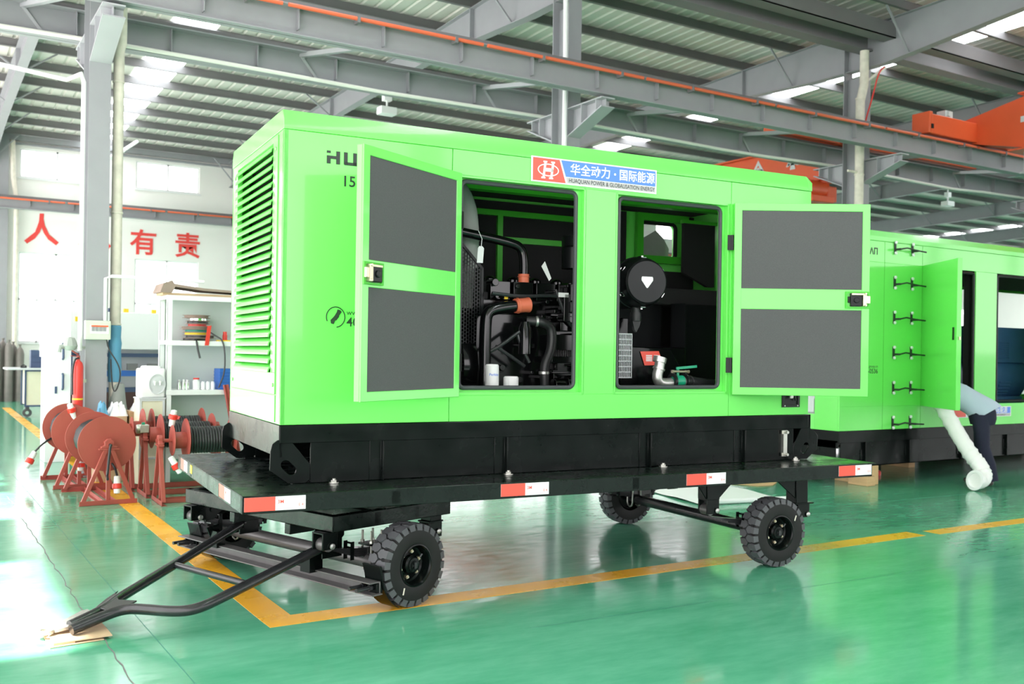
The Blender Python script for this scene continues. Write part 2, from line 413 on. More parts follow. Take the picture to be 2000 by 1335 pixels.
# ------------------------------------------------------------------ columns, crane beams
def column(x, label, corb):
    t = thing('steel_column', label, 'column', (x, YC, 0), group='steel columns of the hall', off=(x, YC, 0))
    b = MB(); b.box(x - .13, x + .13, YC, YC + .016, 0, 8.5); b.box(x - .13, x + .13, YC + .464, YC + .48, 0, 8.5); b.box(x - .006, x + .006, YC + .01, YC + .47, 0, 7.52)
    b.box(x - .1, x + .1, YC + .016, YC + .03, 7.5, 7.53)
    part(t, 'shaft', b, 'steel')
    b = MB(); b.box(x - .14, x + .14, YC - .06, YC + .54, 0, .025); part(t, 'base_plate', b, 'steel')
    for sg, y0, reach in ((-1, YC, .88), (1, YC + .48, .72)):
        b = MB(); z0, z1, z2 = 5.28, 5.60, 5.73
        yo = y0 + sg * reach
        b.prism([(y0, z0), (yo, z1), (yo, z2 + .02), (y0, z2 + .02)], (.014, 0, 0), (x - .007, 0, 0), (0, 1, 0))
        b.beam((x, y0, z2 + .01), (x, yo + sg * .06, z2 + .01), .26, .02); b.beam((x, y0, z0), (x, yo + sg * .05, z1), .26, .02)
        b.box(x - .13, x + .13, yo - .008 - sg * .1, yo + .008 - sg * .1, z1 - .03, z2); b.box(x - .13, x + .13, y0 + sg * .38 - .007, y0 + sg * .38 + .007, 5.43, z2)
        part(t, 'corbel', b, 'steel_light')
    return t
column(2.02, 'grey steel column carrying the breaker box and fire extinguisher', 1)
column(9.40, 'grey steel column rising behind the roof of the open generator', 1)
column(16.8, 'grey steel column with fat pale downpipe and thin conduit, by the orange crane', 1)
column(24.2, 'grey steel column hidden low behind the far generator', 1)
def crane_beam(y, z0, z1, x0, x1, label, busbar, pipe, sg):
    t = thing('crane_beam', label, 'crane beam', (9, y, z0), group='crane runway beams', off=(9, y, z0))
    b = MB(); b.box(x0, x1, y - .006, y + .006, z0, z1); b.box(x0, x1, y - .16, y + .16, z1 - .016, z1); b.box(x0, x1, y - .1, y + .1, z0, z0 + .016)
    x = x0 + .6
    while x < x1: b.box(x - .006, x + .006, y - .1, y + .1, z0 + .08, z1 - .016); x += 1.23
    part(t, 'girder', b, 'steel')
    b = MB(); b.box(x0, x1, y - .03, y + .03, z1, z1 + .09); b.box(x0, x1, y - .05, y + .05, z1, z1 + .02); part(t, 'rail', b, 'purlin')
    if busbar:
        b = MB(); xx = x0
        while xx < x1: b.tube([(xx + .03, y - .2, z1 - .04), (min(x1, xx + 2.95), y - .2, z1 - .04)], .028, 8); xx += 3
        part(t, 'busbar', b, 'orange_pipe')
        b = MB(); xx = x0 + 1
        while xx < x1: b.box(xx - .02, xx + .02, y - .24, y - .1, z1 - .1, z1 - .02); xx += 1.5
        part(t, 'busbar_clip', b, 'purlin')
    if pipe:
        b = MB(); xx = x0
        while xx < x1:
            n_ = 6; pts = []
            for i in range(n_ + 1):
                xi = xx + 7.4 * i / n_; pts.append((xi, y - .15, z0 + .03 - pipe * math.sin(PI * i / n_) ** 2 * (R.uniform(.3, 1.2))))
            b.tube(pts, .03, 8); xx += 7.4
        part(t, 'pale_pipe', b, 'pipe_white')
    if sg:
        for k, xx in enumerate((-1.2, 1.2, 5.0, 8.2, 11.3, 14.2, 18.2, 21.2)):
            b = MB(); b.beam((xx, y, z1 - .03), (xx + .75, y - 1.5, z1 - .12), .07, .07); b.beam((xx, y, z1 - .05), (xx + .25, y, z0 + .04), .06, .04); part(t, 'brace', b, 'steel_light')
    return t
crane_beam(12.52, 5.80, 6.18, -4.9, 60, 'grey crane runway beam with orange busbar crossing in front of the columns', True, 0, 0)
crane_beam(14.30, 5.75, 6.16, -4.9, 60, 'grey crane runway beam with pale sagging pipe behind the columns', False, .10, 1)
crane_beam(33.30, 5.84, 6.16, -4.9, 60, 'grey crane beam along the back wall above the red characters', True, 0, 0)
# pipes on the columns
b = MB(); b.tube([(2.27, 13.5, .55), (2.27, 13.5, 5.5), (2.30, 13.52, 5.62), (2.30, 13.52, 7.9)], .068, 14)
for z in (1.95, 3.4, 5.1): b.lathe([(.07, -.015), (.076, -.01), (.076, .01), (.07, .015)], (2.27, 13.5, z))
t = solo('downpipe', 'beige downpipe on the breaker box column with blue wrapped foot', 'pipe', b, 'pipe_beige', (2.27, 13.5, .55))
b = MB(); prof = [(.08, 0), (.086, .2), (.078, .42), (.086, .5), (.074, .58), (.08, .72), (.066, .74)]
b.lathe([(r, h + .85) for r, h in prof], (2.27, 13.5, .35), n=16); part(t, 'blue_wrap', b, 'blue_wrap')
b = MB(); b.lathe([(.15, .3), (.14, .42), (.11, .62), (.085, .86), (.07, .88)], (2.31, 13.5, .3), n=14); b.cyl((2.27, 13.5, 0), (2.27, 13.5, .7), .1); part(t, 'cloth_wrap', b, 'wrap')
b = MB(); b.tube([(17.0 - .55, 13.2, 3), (16.45, 13.2, 6.3), (16.45, 13.2, 6.9), (16.56, 13.2, 7.25), (16.56, 13.2, 7.95)], .09, 14)
for z in (5.4, 6.95, 4.2): b.lathe([(.092, -.02), (.1, -.015), (.1, .015), (.092, .02)], (16.45, 13.2, z))
b.cyl((16.45, 13.2, 0), (16.45, 13.2, 3), .09); b.cyl((16.1, 13.2, 5.45), (16.45, 13.2, 5.45), .025)
solo('downpipe', 'fat pale downpipe with a bend on the column by the orange crane', 'pipe', b, 'pipe_beige', (16.45, 13.2, 0))
b = MB(); b.tube([(16.625, 13.28, 0), (16.625, 13.28, 7.3), (16.85, 12.9, 7.6)], .032, 8); solo('conduit', 'thin white conduit beside the fat downpipe on its column', 'conduit', b, 'pipe_white', (16.625, 13.28, 0))
b = MB(); b.tube([(16.8, 12.9, 7.6), (16.75, 13.0, 7.5), (16.70, 13.1, 7.0), (16.60, 13.2, 6.5), (16.56, 13.22, 6.0), (16.58, 13.22, 5.2), (16.57, 13.24, 4.5)], .016, 6, smooth=2)
solo('cable', 'loose red cable hanging beside the conduit on the downpipe column', 'cable', b, 'red', (16.7, 13.2, 5))
b = MB(); b.tube([(9.19, 13.3, 0), (9.19, 13.3, 6.4), (9.17, 13.3, 8.2)], .04, 8); solo('conduit', 'white conduit running up the column behind the open generator', 'conduit', b, 'white', (9.19, 13.3, 0))
b = MB(); b.tube([(1.83, 13.35, 1.6), (1.83, 13.35, 5.0), (1.80, 13.35, 5.1), (1.66, 13.6, 5.06), (.5, 14.1, 5.3), (-2, 14.2, 5.45)], .028, 8)
solo('conduit', 'white conduit running up the breaker box column and off under the roof', 'conduit', b, 'white', (1.83, 13.35, 1.6))
b = MB(); b.tube([(2.115, 13.3, 1.98), (2.115, 13.3, 2.53), (2.19, 13.3, 2.56), (2.7, 13.2, 2.55), (3.3, 13.1, 2.53)], .022, 8)
solo('conduit', 'white bent conduit from the breaker box towards the shelf', 'conduit', b, 'white', (2.115, 13.3, 1.98))
# orange cranes
t = thing('overhead_crane', 'orange crane girder with end carriage on the busbar runway beam', 'crane', (19, 12.5, 6.2), off=(19, 12.5, 6.2))
b = MB(); b.box(17.55, 20.9, 12.36, 12.66, 6.25, 6.66); b.box(17.45, 17.56, 12.3, 12.72, 6.24, 6.68); part(t, 'end_carriage', b, 'orange', bev=.02)
b = MB(); b.box(17.5, 17.56, 12.28, 12.3, 6.33, 6.42); part(t, 'rubber_buffer', b, 'dark')
b = MB(); b.prism([(12.75, 6.75), (11.2, 7.05), (-7, 7.05), (-7, 5.95), (11.2, 5.95), (12.3, 6.2), (12.75, 6.3)], (.55, 0, 0), (19.15, 0, 0), (0, 1, 0)); b.box(19.0, 19.85, -7, 11.4, 7.05, 7.08); b.box(19.0, 19.85, -7, 11.6, 5.92, 5.95)
part(t, 'girder', b, 'orange')
b = MB(); b.box(19.147, 19.15, 11.2, 11.42, 6.5, 6.62); part(t, 'rating_plate', b, 'grey_panel')
b = MB(); b.box(18.1, 18.35, 12.4, 12.6, 6.66, 6.8); b.box(18.15, 18.22, 12.35, 12.4, 6.68, 6.78); part(t, 'limit_switch', b, 'grey_panel')
b = MB()
for i in range(4): b.beam((19.3, 11.4 - i * .35, 5.95), (19.3, 11.4 - i * .35, 5.5), .04, .04); b.beam((19.3, 11.4 - i * .35, 5.95), (19.3, 11.05 - i * .35, 5.5), .035, .035)
b.beam((19.3, 11.5, 5.5), (19.3, 9.8, 5.5), .04, .04); part(t, 'walkway_frame', b, 'steel_light')
t = thing('overhead_crane', 'orange crane girder spanning the bay behind, above the open generator roof', 'crane', (15.8, 15, 5.8), off=(15.8, 15, 5.8))
b = MB(); b.prism([(14.56, 5.93), (16.1, 6.42), (33, 6.42), (33, 5.4), (16.0, 5.4), (14.56, 5.68)], (.5, 0, 0), (17.2, 0, 0), (0, 1, 0)); b.box(17.05, 17.85, 16.2, 33, 6.42, 6.45)
part(t, 'girder', b, 'orange')
b = MB(); b.box(15.0, 21.9, 14.15, 14.45, 6.27, 6.44); b.box(17.0, 17.9, 14.15, 14.45, 6.26, 6.3); b.box(17.1, 17.8, 14.5, 14.8, 5.95, 6.42); b.box(17.1, 17.8, 14.3, 14.8, 6.3, 6.42); part(t, 'end_carriage', b, 'orange')
b = MB(); b.cyl((16.75, 15.0, 5.42), (17.5, 15.0, 5.42), .2, n=18); b.box(17.4, 17.7, 14.8, 15.2, 5.15, 5.5); b.box(16.8, 17.5, 14.7, 15.2, 5.1, 5.25); b.cyl((16.6, 14.9, 5.5), (16.8, 14.9, 5.5), .14, n=14); b.cyl((17.2, 15.0, 4.6), (17.2, 15.0, 5.2), .02); b.box(17.3, 17.5, 14.9, 15.1, 5.5, 5.75)
part(t, 'hoist', b, 'orange', bev=.02)
for y_ in (16.72, 15.65):
    b = MB(); b.add([(17.193, y_ - .2, 6.05), (17.193, y_, 6.35), (17.193, y_ + .2, 6.05), (17.193, y_ + .12, 6.05), (17.193, y_, 6.23), (17.193, y_ - .12, 6.05)], [(0, 1, 4, 5), (1, 2, 3, 4)]); b.add([(17.193, y_ - .08, 5.97), (17.193, y_ + .08, 5.97), (17.193, y_ + .04, 6.17), (17.193, y_ - .04, 6.17)], [(0, 1, 2, 3)]); b.add([(17.193, y_ - .15, 6.07), (17.193, y_ + .15, 6.07), (17.193, y_ + .13, 6.12), (17.193, y_ - .13, 6.12)], [(0, 1, 2, 3)])
    part(t, 'painted_mark', b, 'grey_panel')
for x, y, z, lab in ((5.1, 29.8, 7.45, 'small white lamp arm reaching from the wall below the roof skylights'),):
    b = MB(); b.tube([(4.95, 30.6, 7.2), (5.5, 29.6, 7.6)], .05, 8); b.beam((4.6, 30.9, 7.0), (5.2, 30.1, 7.38), .16, .06); b.cyl((4.6, 33.9, 7.0), (4.62, 30.9, 7.0), .03); solo('wall_lamp', lab, 'lamp', b, 'white', (5, 33.9, 7.2))
for x, y, lab in ((9.4, 20.9, 'white floodlight hanging under the rafter just above the louvred end of the trailered generator'), (31.6, 21.5, 'white floodlight hanging under a rafter above the far generator')):
    b = MB(); z = roofz(y) - .77; b.box(x - .02, x + .02, y - .02, y + .02, z - .45, z + .02); b.box(x - .2, x + .2, y - .14, y + .14, z - .62, z - .45); b.box(x - .1, x + .1, y - .08, y + .08, z - .3, z - .12)
    solo('floodlight', lab, 'lamp', b, 'white', (x, y, z), bev=.01)
# ------------------------------------------------------------------ open generator on the trailer (local x along the side, y into the box, z up)
GB = (1.997, 6.006, .795); GL, GW = 4.46, 1.59
GEN = thing('generator_set', 'bright green enclosed generator with two side doors open, standing on the black trailer', 'generator', GB, -.079, off=(0, 0, .795))
def face_door(par, name, hinge, dirv, wd, flip, latch_free=True):
    U = V3((*dirv, 0)).normalized(); Vb = V3((-U.y, U.x, 0)) if not flip else V3((U.y, -U.x, 0))
    W = V3((0, 0, 1)); O = V3((hinge[0], hinge[1], 0)); z0, z1 = 1.345, 2.875; t = .055
    T = lambda b: b.xf(O, U, Vb, W)
    b = MB(); b.box(0, wd, .012, t, z0, z1)
    b.rframe(0, wd, z0, z1, .06, (0, .014, 0)); b.box(.05, wd - .05, .004, .014, 2.03, 2.195)
    d = part(par, name, T(b), 'green', bev=.004)
    for za, zb in ((z0 + .06, 2.03), (2.195, z1 - .06)):
        b = MB(); b.box(.06, wd - .06, .006, .014, za, zb); part(d, 'foam_panel', T(b), 'foam')
    b = MB(); e = wd - .02; s = -1
    b.rframe(e - .17, e + .02, 2.045, 2.18, .012, (0, -.012, 0), r=.02); part(d, 'latch_recess', T(b), 'green_inner')
    b = MB(); b.box(e - .135, e - .045, -.028, .006, 2.062, 2.165); b.cyl((e - .09, -.04, 2.11), (e - .09, -.02, 2.11), .022); b.box(e - .15, e - .13, -.01, .006, 2.09, 2.14)
    part(d, 'lock_body', T(b), 'black_satin', bev=.004)
    b = MB(); b.box(e - .04, e - .012, -.035, .004, 2.065, 2.165); b.box(e - .012, e + .018, -.03, .02, 2.085, 2.145); b.box(e - .13, e - .03, -.036, -.026, 2.15, 2.165)
    for zz in (2.07, 2.16): b.cyl((e - .02, -.045, zz), (e - .02, .004, zz), .009, n=8)
    part(d, 'lock_catch', T(b), 'brass', bev=.002)
    for zz in (1.52, 2.5):
        b = MB(); b.cyl((-.012, .02, zz), (-.012, .02, zz + .12), .011, n=8); b.box(-.05, .02, .016, .024, zz, zz + .12)
        part(d, 'hinge', T(b), 'black_satin')
    return d
# base frame
b = MB(); y1 = GW
for yy, dy in ((0, .012), (GW - .012, .012)):
    b.frame([(.0, 1.08), (-.055, 1.04), (-.06, .89), (.06, .797), (4.45, .797), (4.56, .89), (4.56, 1.0), (4.49, 1.06)] + [],
            [(.09, .99), (.06, .96), (.06, .955), (.061, .95), (.062, .949), (.063, .948), (.064, .947), (.065, .946)], (0, dy, 0), (0, yy, 0)) if 0 else None
    so_ = lambda cx, cz, l, r, a: [(cx + math.cos(a) * p - math.sin(a) * q, cz + math.sin(a) * p + math.cos(a) * q) for p, q in rrect(-l, l, -r, r, r * .99, 4)]
    for hole, outer in ((so_(.06, .90, .055, .03, -.75), [(.2, 1.06), (-.0, 1.085), (-.055, 1.045), (-.06, .88), (.06, .797), (.2, .797)]),
                        (so_(4.43, .89, .05, .03, .85), [(4.3, .797), (4.47, .797), (4.57, .88), (4.575, 1.0), (4.49, 1.06), (4.3, 1.06)])):
        # resample the lug outline to the hole point count
        pts = []; k = len(outer); per = [(V3((*outer[(i + 1) % k], 0)) - V3((*outer[i], 0))).length for i in range(k)]; tot = sum(per); n = len(hole)
        cx = sum(p[0] for p in hole) / n; cz = sum(p[1] for p in hole) / n
        for hx, hz in hole:
            a = math.atan2(hz - cz, hx - cx); best = None
            for i in range(k):
                (ax, az), (bx, bz) = outer[i], outer[(i + 1) % k]; dx, dz = bx - ax, bz - az; det = math.cos(a) * (-dz) + math.sin(a) * dx
                if abs(det) < 1e-9: continue
                s_ = ((ax - cx) * (-dz) + (az - cz) * dx) / det; u_ = (math.cos(a) * (az - cz) - math.sin(a) * (ax - cx)) / det
                if s_ > 0 and -.001 <= u_ <= 1.001: best = s_ if best is None else min(best, s_)
            pts.append((cx + math.cos(a) * best, cz + math.sin(a) * best))
        b.frame(pts, hole, (0, dy, 0), (0, yy, 0))
    b.box(.2, 4.3, yy, yy + dy, .797, 1.06)
    s0 = .012 if yy == 0 else -.012
b.box(.0, GL + .03, .0, GW, 1.06, 1.17); b.box(-.004, .02, .0, GW, .965, 1.17); b.box(GL + .01, GL + .03, 0, GW, .965, 1.17)
b.box(0, GL, -.006, .02, 1.055, 1.168)
for x in (.64, 1.56, 2.79, 3.71):
    for e in (-.0, ): b.prism([(x - .045, -.0), (x + .045, -.0), (x + .045, -.045), (x + .035, -.045), (x + .035, -.006), (x - .045, -.006)], (0, 0, .262), (0, 0, .797), (1, 0, 0), (0, 1, 0))
b.box(.1, 4.4, .012, .1, .797, .81); b.box(.1, 4.4, GW - .1, GW - .012, .797, .81)
for x in (1.2, 2.4, 3.4): b.box(x, x + .08, .1, GW - .1, .81, 1.06)
part(GEN, 'base_frame', b, 'black', bev=.003)
b = MB(); b.box(4.165, 4.205, -.03, -.0, .835, 1.04); b.box(4.155, 4.215, -.022, -.01, .83, .86); b.box(4.155, 4.215, -.022, -.01, 1.015, 1.045)
for z in (.845, 1.03): b.cyl((4.195, -.05, z), (4.195, -.02, z), .012, n=8)
part(GEN, 'level_gauge', b, ['zinc'], label='upright oil level gauge on base frame')
for x in (.34, 1.6, 2.93, 4.27):
    b = MB(); b.lathe([(.034, .0), (.034, .006), (.012, .006), (.012, .03), (.0, .03)], (x, -.06, .797), n=12); b.lathe([(.02, .006), (.02, .02), (0, .02)], (x, -.06, .797), n=6); part(GEN, 'anchor_bolt', b, 'zinc')
# canopy
T_ = .03; Z0, Z1 = 1.172, 3.05
b = MB(); b.box(0, 1.163, 0, T_, Z0, Z1 - .002); part(GEN, 'side_panel', b, 'green', bev=.003)
b = MB(); b.box(3.607, GL, 0, T_, Z0, Z1 - .002); part(GEN, 'side_panel', b, 'green', bev=.003)
b = MB(); o1 = (1.205, 2.237, 1.358, 2.87); o2 = (2.512, 3.585, 1.358, 2.865)
b.box(1.167, 3.603, 0, T_, Z0, 1.355); b.box(1.167, 3.603, 0, T_, 2.87, Z1 - .002); b.box(1.167, o1[0], 0, T_, 1.355, 2.87); b.box(o1[1], o2[0], 0, T_, 1.355, 2.87); b.box(o2[1], 3.603, 0, T_, 1.355, 2.87)
for o in (o1, o2):
    b.box(o[0] - .01, o[0] + .012, 0, .06, o[2] - .01, o[3] + .01); b.box(o[1] - .012, o[1] + .01, 0, .06, o[2] - .01, o[3] + .01); b.box(o[0], o[1], 0, .06, o[3] - .01, o[3] + .01); b.box(o[0], o[1], 0, .06, o[2] - .01, o[2] + .012)
    n = 5; i0 = rrect(o[0] + .042, o[1] - .062, o[2] + .045, o[3] - .03, .04, n); e0 = rrect(o[0], o[1], o[2], o[3], .001, n)
    b.frame(e0, i0, (0, .02, 0), (0, .045, 0))
part(GEN, 'door_surround', b, 'green', bev=.002)
for o in (o1, o2):
    b = MB(); b.tube([(x, .035, z) for x, z in rrect(o[0] + .042, o[1] - .062, o[2] + .045, o[3] - .03, .04, 5)], .016, 8, closed=True); part(GEN, 'door_seal', b, 'seal')
# roof with chamfered front edge
b = MB(); b.prism([(-.004, Z1), (-.004, 3.118), (.035, 3.178), (GW - .035, 3.178), (GW + .004, 3.118), (GW + .004, Z1)], (GL - .03, 0, 0), (-.004, 0, 0), (0, 1, 0))
b.prism([(-.004, Z1), (-.004, 3.118), (.035, 3.178), (GW - .035, 3.178), (GW + .004, 3.118), (GW + .004, Z1)], (.035, 0, 0), (GL - .034, 0, 0), (0, 1, 0))
k = len(b.v)
for i in range(k - 6, k):
    p = b.v[i]; b.v[i] = V3((p.x + .005 - (.03 if p.z > 3.13 else 0), p.y, p.z))
part(GEN, 'roof_panel', b, 'green', bev=.004)
b = MB(); b.tube([(4.47, .2, 3.06), (4.5, .2, 3.1), (4.52, .2, 3.06), (4.5, .2, 3.02), (4.47, .2, 3.05)], .012, 8, smooth=1); part(GEN, 'lifting_eye', b, 'red')
# back and right end walls, with a window in the back wall
b = MB(); wx0, wx1, wz0, wz1 = 3.79, 4.20, 2.59, 2.91
n = 5; b.frame(rrect(3.5, 4.42, 2.3, 3.04, .001, n), rrect(wx0, wx1, wz0, wz1, .05, n), (0, T_, 0), (0, GW - T_, 0))
b.box(0, 3.5, GW - T_, GW, Z0, Z1); b.box(3.5, GL, GW - T_, GW, Z0, 2.3); b.box(4.42, GL, GW - T_, GW, 2.3, Z1)
b.box(GL - T_, GL, T_, GW - T_, Z0, Z1)
part(GEN, 'rear_panel', b, 'green')
b = MB(); b.box(.12, 3.42, GW - .08, GW - T_, 1.25, 2.98); b.box(3.42, GL - .05, GW - .07, GW - T_, 1.25, 2.46); b.box(3.42, 3.62, GW - .07, GW - T_, 2.46, 3.0); b.box(4.36, GL - .05, GW - .07, GW - T_, 2.46, 3.0); b.box(GL - .08, GL - T_, .1, .9, 2.0, 2.95)
b.box(.12, GL - .1, .1, GW - .1, 3.0, 3.04)
part(GEN, 'foam_lining', b, 'foam_dark')
b = MB()
for x in (.95, 1.9, 2.25, 3.35): b.box(x, x + .05, GW - .11, GW - .08, 1.2, 2.85)
for z in (2.62, 2.85): b.box(.9, 3.4, GW - .11, GW - .08, z, z + .05)
for y in (.35, .75): b.box(.3, GL - .1, y, y + .1, 2.93, 3.0)
b.box(.3, GL - .1, .1, .13, 2.9, 3.02)
b.rframe(3.72, 4.32, 2.53, 3.0, .07, (0, -.04, 0), (0, GW - .07, 0)); b.rframe(3.3, 3.5, 2.0, 3.0, .05, (0, -.03, 0), (0, GW - .07, 0))
for i in range(12): z = 1.5 + i * .055; b.prism([(GL - .04, z), (GL - .1, z + .04), (GL - .095, z + .045), (GL - .035, z + .005)], (0, .7, 0), (0, .8, 0), (1, 0, 0))
b.box(GL - .12, GL - .05, .7, .78, 1.3, 3.0); b.box(GL - .12, GL - .05, .75, 1.5, 2.15, 2.25)
part(GEN, 'inner_frame', b, 'green_inner')
b = MB(); b.tube([(x, GW - .04, z) for x, z in rrect(wx0 - .01, wx1 + .01, wz0 - .01, wz1 + .01, .05, 5)], .02, 8, closed=True); wf = part(GEN, 'window_seal', b, 'dark')
b = MB(); b.prism(rrect(wx0 - .01, wx1 + .01, wz0 - .01, wz1 + .01, .05, 5), (0, .006, 0), (0, GW - .02, 0)); part(wf, 'pane', b, 'glass')
b = MB(); b.prism([(wx0 + .01, wz0 + .01), (wx0 + .01, wz0 + .15), (wx0 + .16, wz0 + .23), (wx0 + .23, wz0 + .27), (wx0 + .32, wz0 + .2), (wx1 - .02, wz0 + .1), (wx1 - .03, wz0 + .01)], (0, .003, 0), (0, GW + .02, 0)); part(wf, 'torn_film', b, 'wrap')
# louvred left end
b = MB(); ly0, ly1, lz0, lz1 = .25, 1.37, 1.5, 3.0
b.box(-.0, T_, 0, ly0, Z0, Z1 - .002); b.box(0, T_, ly1, GW, Z0, Z1 - .002); b.box(0, T_, ly0, ly1, Z0, lz0); b.box(0, T_, ly0, ly1, lz1, Z1 - .002)
b.box(-.008, 0, .13, 1.5, 1.36, lz0); b.box(-.008, 0, .13, ly0, lz0, 3.035); b.box(-.008, 0, ly1, 1.5, lz0, 3.035); b.box(-.008, 0, ly0, ly1, lz1, 3.035)
b.box(-.006, 0, .13, 1.5, Z0 + .01, 1.355)
for y, z in ((.17, 1.42), (.17, 2.95), (1.45, 1.42), (1.45, 2.95)): b.lathe([(.014, -.008), (.012, .006), (0, .009)], (-.008, y, z), (-1, 0, 0), n=10)
part(GEN, 'end_panel', b, 'green', bev=.002)
b = MB(); nb = 26; dz = (lz1 - lz0) / nb
for i in range(nb):
    z = lz0 + i * dz
    prof = [(.075, z + dz * 1.5), (.03, z + dz * 1.1), (-.004, z + dz * .78), (-.022, z + dz * .42), (-.027, z + dz * .02), (-.019, z + dz * .02), (-.014, z + dz * .38), (.003, z + dz * .7), (.034, z + dz * 1.02), (.08, z + dz * 1.42)]
    b.prism(prof, (0, ly1 - ly0, 0), (0, ly0, 0), (1, 0, 0))
part(GEN, 'louvre', b, 'green', ang=50)
b = MB(); b.box(.12, .16, .15, 1.45, 1.3, 3.0); part(GEN, 'dark_void', b, 'dark')  # near-black sheet standing in for the shade behind the louvres
# doors
face_door(GEN, 'door', (1.212, -.06), (-.85, -.54), 1.055, True)
face_door(GEN, 'door', (3.60, -.05), (.885, -.48), 1.075, False)
# writing on the front
b = MB(); q = .0835; N = (0, -.002, 0)
def glyph(x, rects, s=q):
    for a, c, d, e in rects: b.box(x + a * s, x + c * s, -.004, -.0005, 2.857 + d * s, 2.857 + e * s)
glyph(.278, [(0, .3, .82, 1), (0, .3, 0, .62), (.3, .75, .38, .62), (.75, 1.05, 0, 1)])
glyph(.392, [(0, .3, .05, 1), (.05, 1.05, 0, .24), (.75, 1.05, .05, 1)])
b.text('AQUAN', .115, (.495, -.0005, 2.857), bold=.03, ext=.002)
part(GEN, 'brand_lettering', b, 'ink')
b = MB(); b.text('15', .098, (.378, -.0005, 2.72), bold=.015, ext=.002); part(GEN, 'power_lettering', b, 'ink')
b = MB(); cx, cz = .352, 1.866
arc = [(cx + .062 * math.cos(a), -.003, cz + .066 * math.sin(a)) for a in [math.radians(205 - i * 16) for i in range(19)]]
b.tube(arc, .0035, 6)
b.prism([(cx - .03, cz - .042), (cx - .034, cz - .02), (cx - .018, cz - .004), (cx - .006, cz + .01), (cx + .008, cz + .034), (cx + .012, cz + .05), (cx + .03, cz + .046), (cx + .04, cz + .035), (cx + .022, cz + .008), (cx + .024, cz + .004), (cx + .004, cz - .022), (cx - .002, cz - .022), (cx - .012, cz - .046)], (0, .003, 0), (0, -.004, 0))
part(GEN, 'phone_mark', b, 'ink')
b = MB(); b.text('www.', .05, (.425, -.0005, 1.882), ext=.002); part(GEN, 'web_lettering', b, 'ink')
b = MB(); b.text('400', .085, (.425, -.0005, 1.808), ext=.002, bold=.01); part(GEN, 'phone_lettering', b, 'ink')
# brand sign
b = MB(); sx0, sx1, sz0, sz1 = 1.774, 2.866, 2.884, 3.066; y = -.008
b.box(sx0, sx1, y, -.004, sz0, sz1, 0)
Q = lambda u, v, yy: (sx0 + (sx1 - sx0) * u, yy, sz0 + (sz1 - sz0) * v)
def quad(pts, m, yy): b.add([Q(u, v, yy) for u, v in pts], [list(range(len(pts)))], m)
quad([(.012, .05), (.262, .05), (.213, .95), (.012, .95)], 1, y - .0006)
quad([(.262, .31), (.99, .31), (.99, .95), (.225, .95)], 2, y - .0006)
quad([(.275, .06), (.99, .06), (.99, .29), (.265, .29)], 3, y - .0006)
b.text('华全动力', .088, Q(.295, .46, y - .001), bold=.017, m=0, ext=.0005, sx=1.0); b.text('·', .1, Q(.652, .44, y - .001), bold=.03, m=0, ext=.0005, align='CENTER'); b.text('国际能源', .088, Q(.685, .46, y - .001), bold=.017, m=0, ext=.0005, sx=.93)
b.text('HUAQUAN POWER & GLOBALISATION ENERGY', .042, Q(.285, .10, y - .001), bold=.008, m=4, ext=.0005, sx=.84)
lx, lz = sx0 + (sx1 - sx0) * .128, (sz0 + sz1) / 2
b.frame(circle(lx, lz, .088, 28, .046), circle(lx, lz, .08, 28, .038), (0, -.001, 0), (0, y - .0008, 0), m=0)
for dx in (-.04, .024): b.prism([(lx + dx - .009, lz - .06), (lx + dx + .009, lz - .06), (lx + dx + .025, lz + .062), (lx + dx + .007, lz + .062)], (0, -.001, 0), (0, y - .001, 0), m=0)
b.box(lx - .03, lx + .04, y - .002, y - .001, lz - .012, lz + .014, 0)
for dx in (-.044, .02): b.box(lx + dx - .014, lx + dx + .02, y - .002, y - .001, lz - .064, lz - .052, 0); b.box(lx + dx + .002, lx + dx + .034, y - .002, y - .001, lz + .052, lz + .064, 0)
part(GEN, 'brand_sign', b, ['white', 'red_sign', 'blue_sign', 'grey_sign', 'ink'])
# socket box under right door
b = MB(); b.rframe(4.165, 4.355, 1.235, 1.43, .022, (0, -.014, 0), (0, .002, 0), r=.01); b.box(4.18, 4.34, -.002, .004, 1.25, 1.42)
b.beam((4.3, -.02, 1.29), (4.26, -.02, 1.4), .012, .012)
kb = part(GEN, 'lock_box', b, 'black_satin', bev=.002)
b = MB(); b.box(4.24, 4.262, -.03, -.008, 1.325, 1.36); b.lathe([(.016, 0), (.016, .012), (0, .012)], (4.25, -.02, 1.325), (0, -1, 0), n=8); b.box(4.23, 4.25, -.03, -.02, 1.31, 1.33)
part(kb, 'key', b, 'zinc')
for x in (4.19, 4.33): b = MB(); b.lathe([(.007, 0), (.006, .003), (0, .004)], (x, -.012, 1.247), (0, -1, 0), n=8); part(kb, 'screw', b, 'zinc')
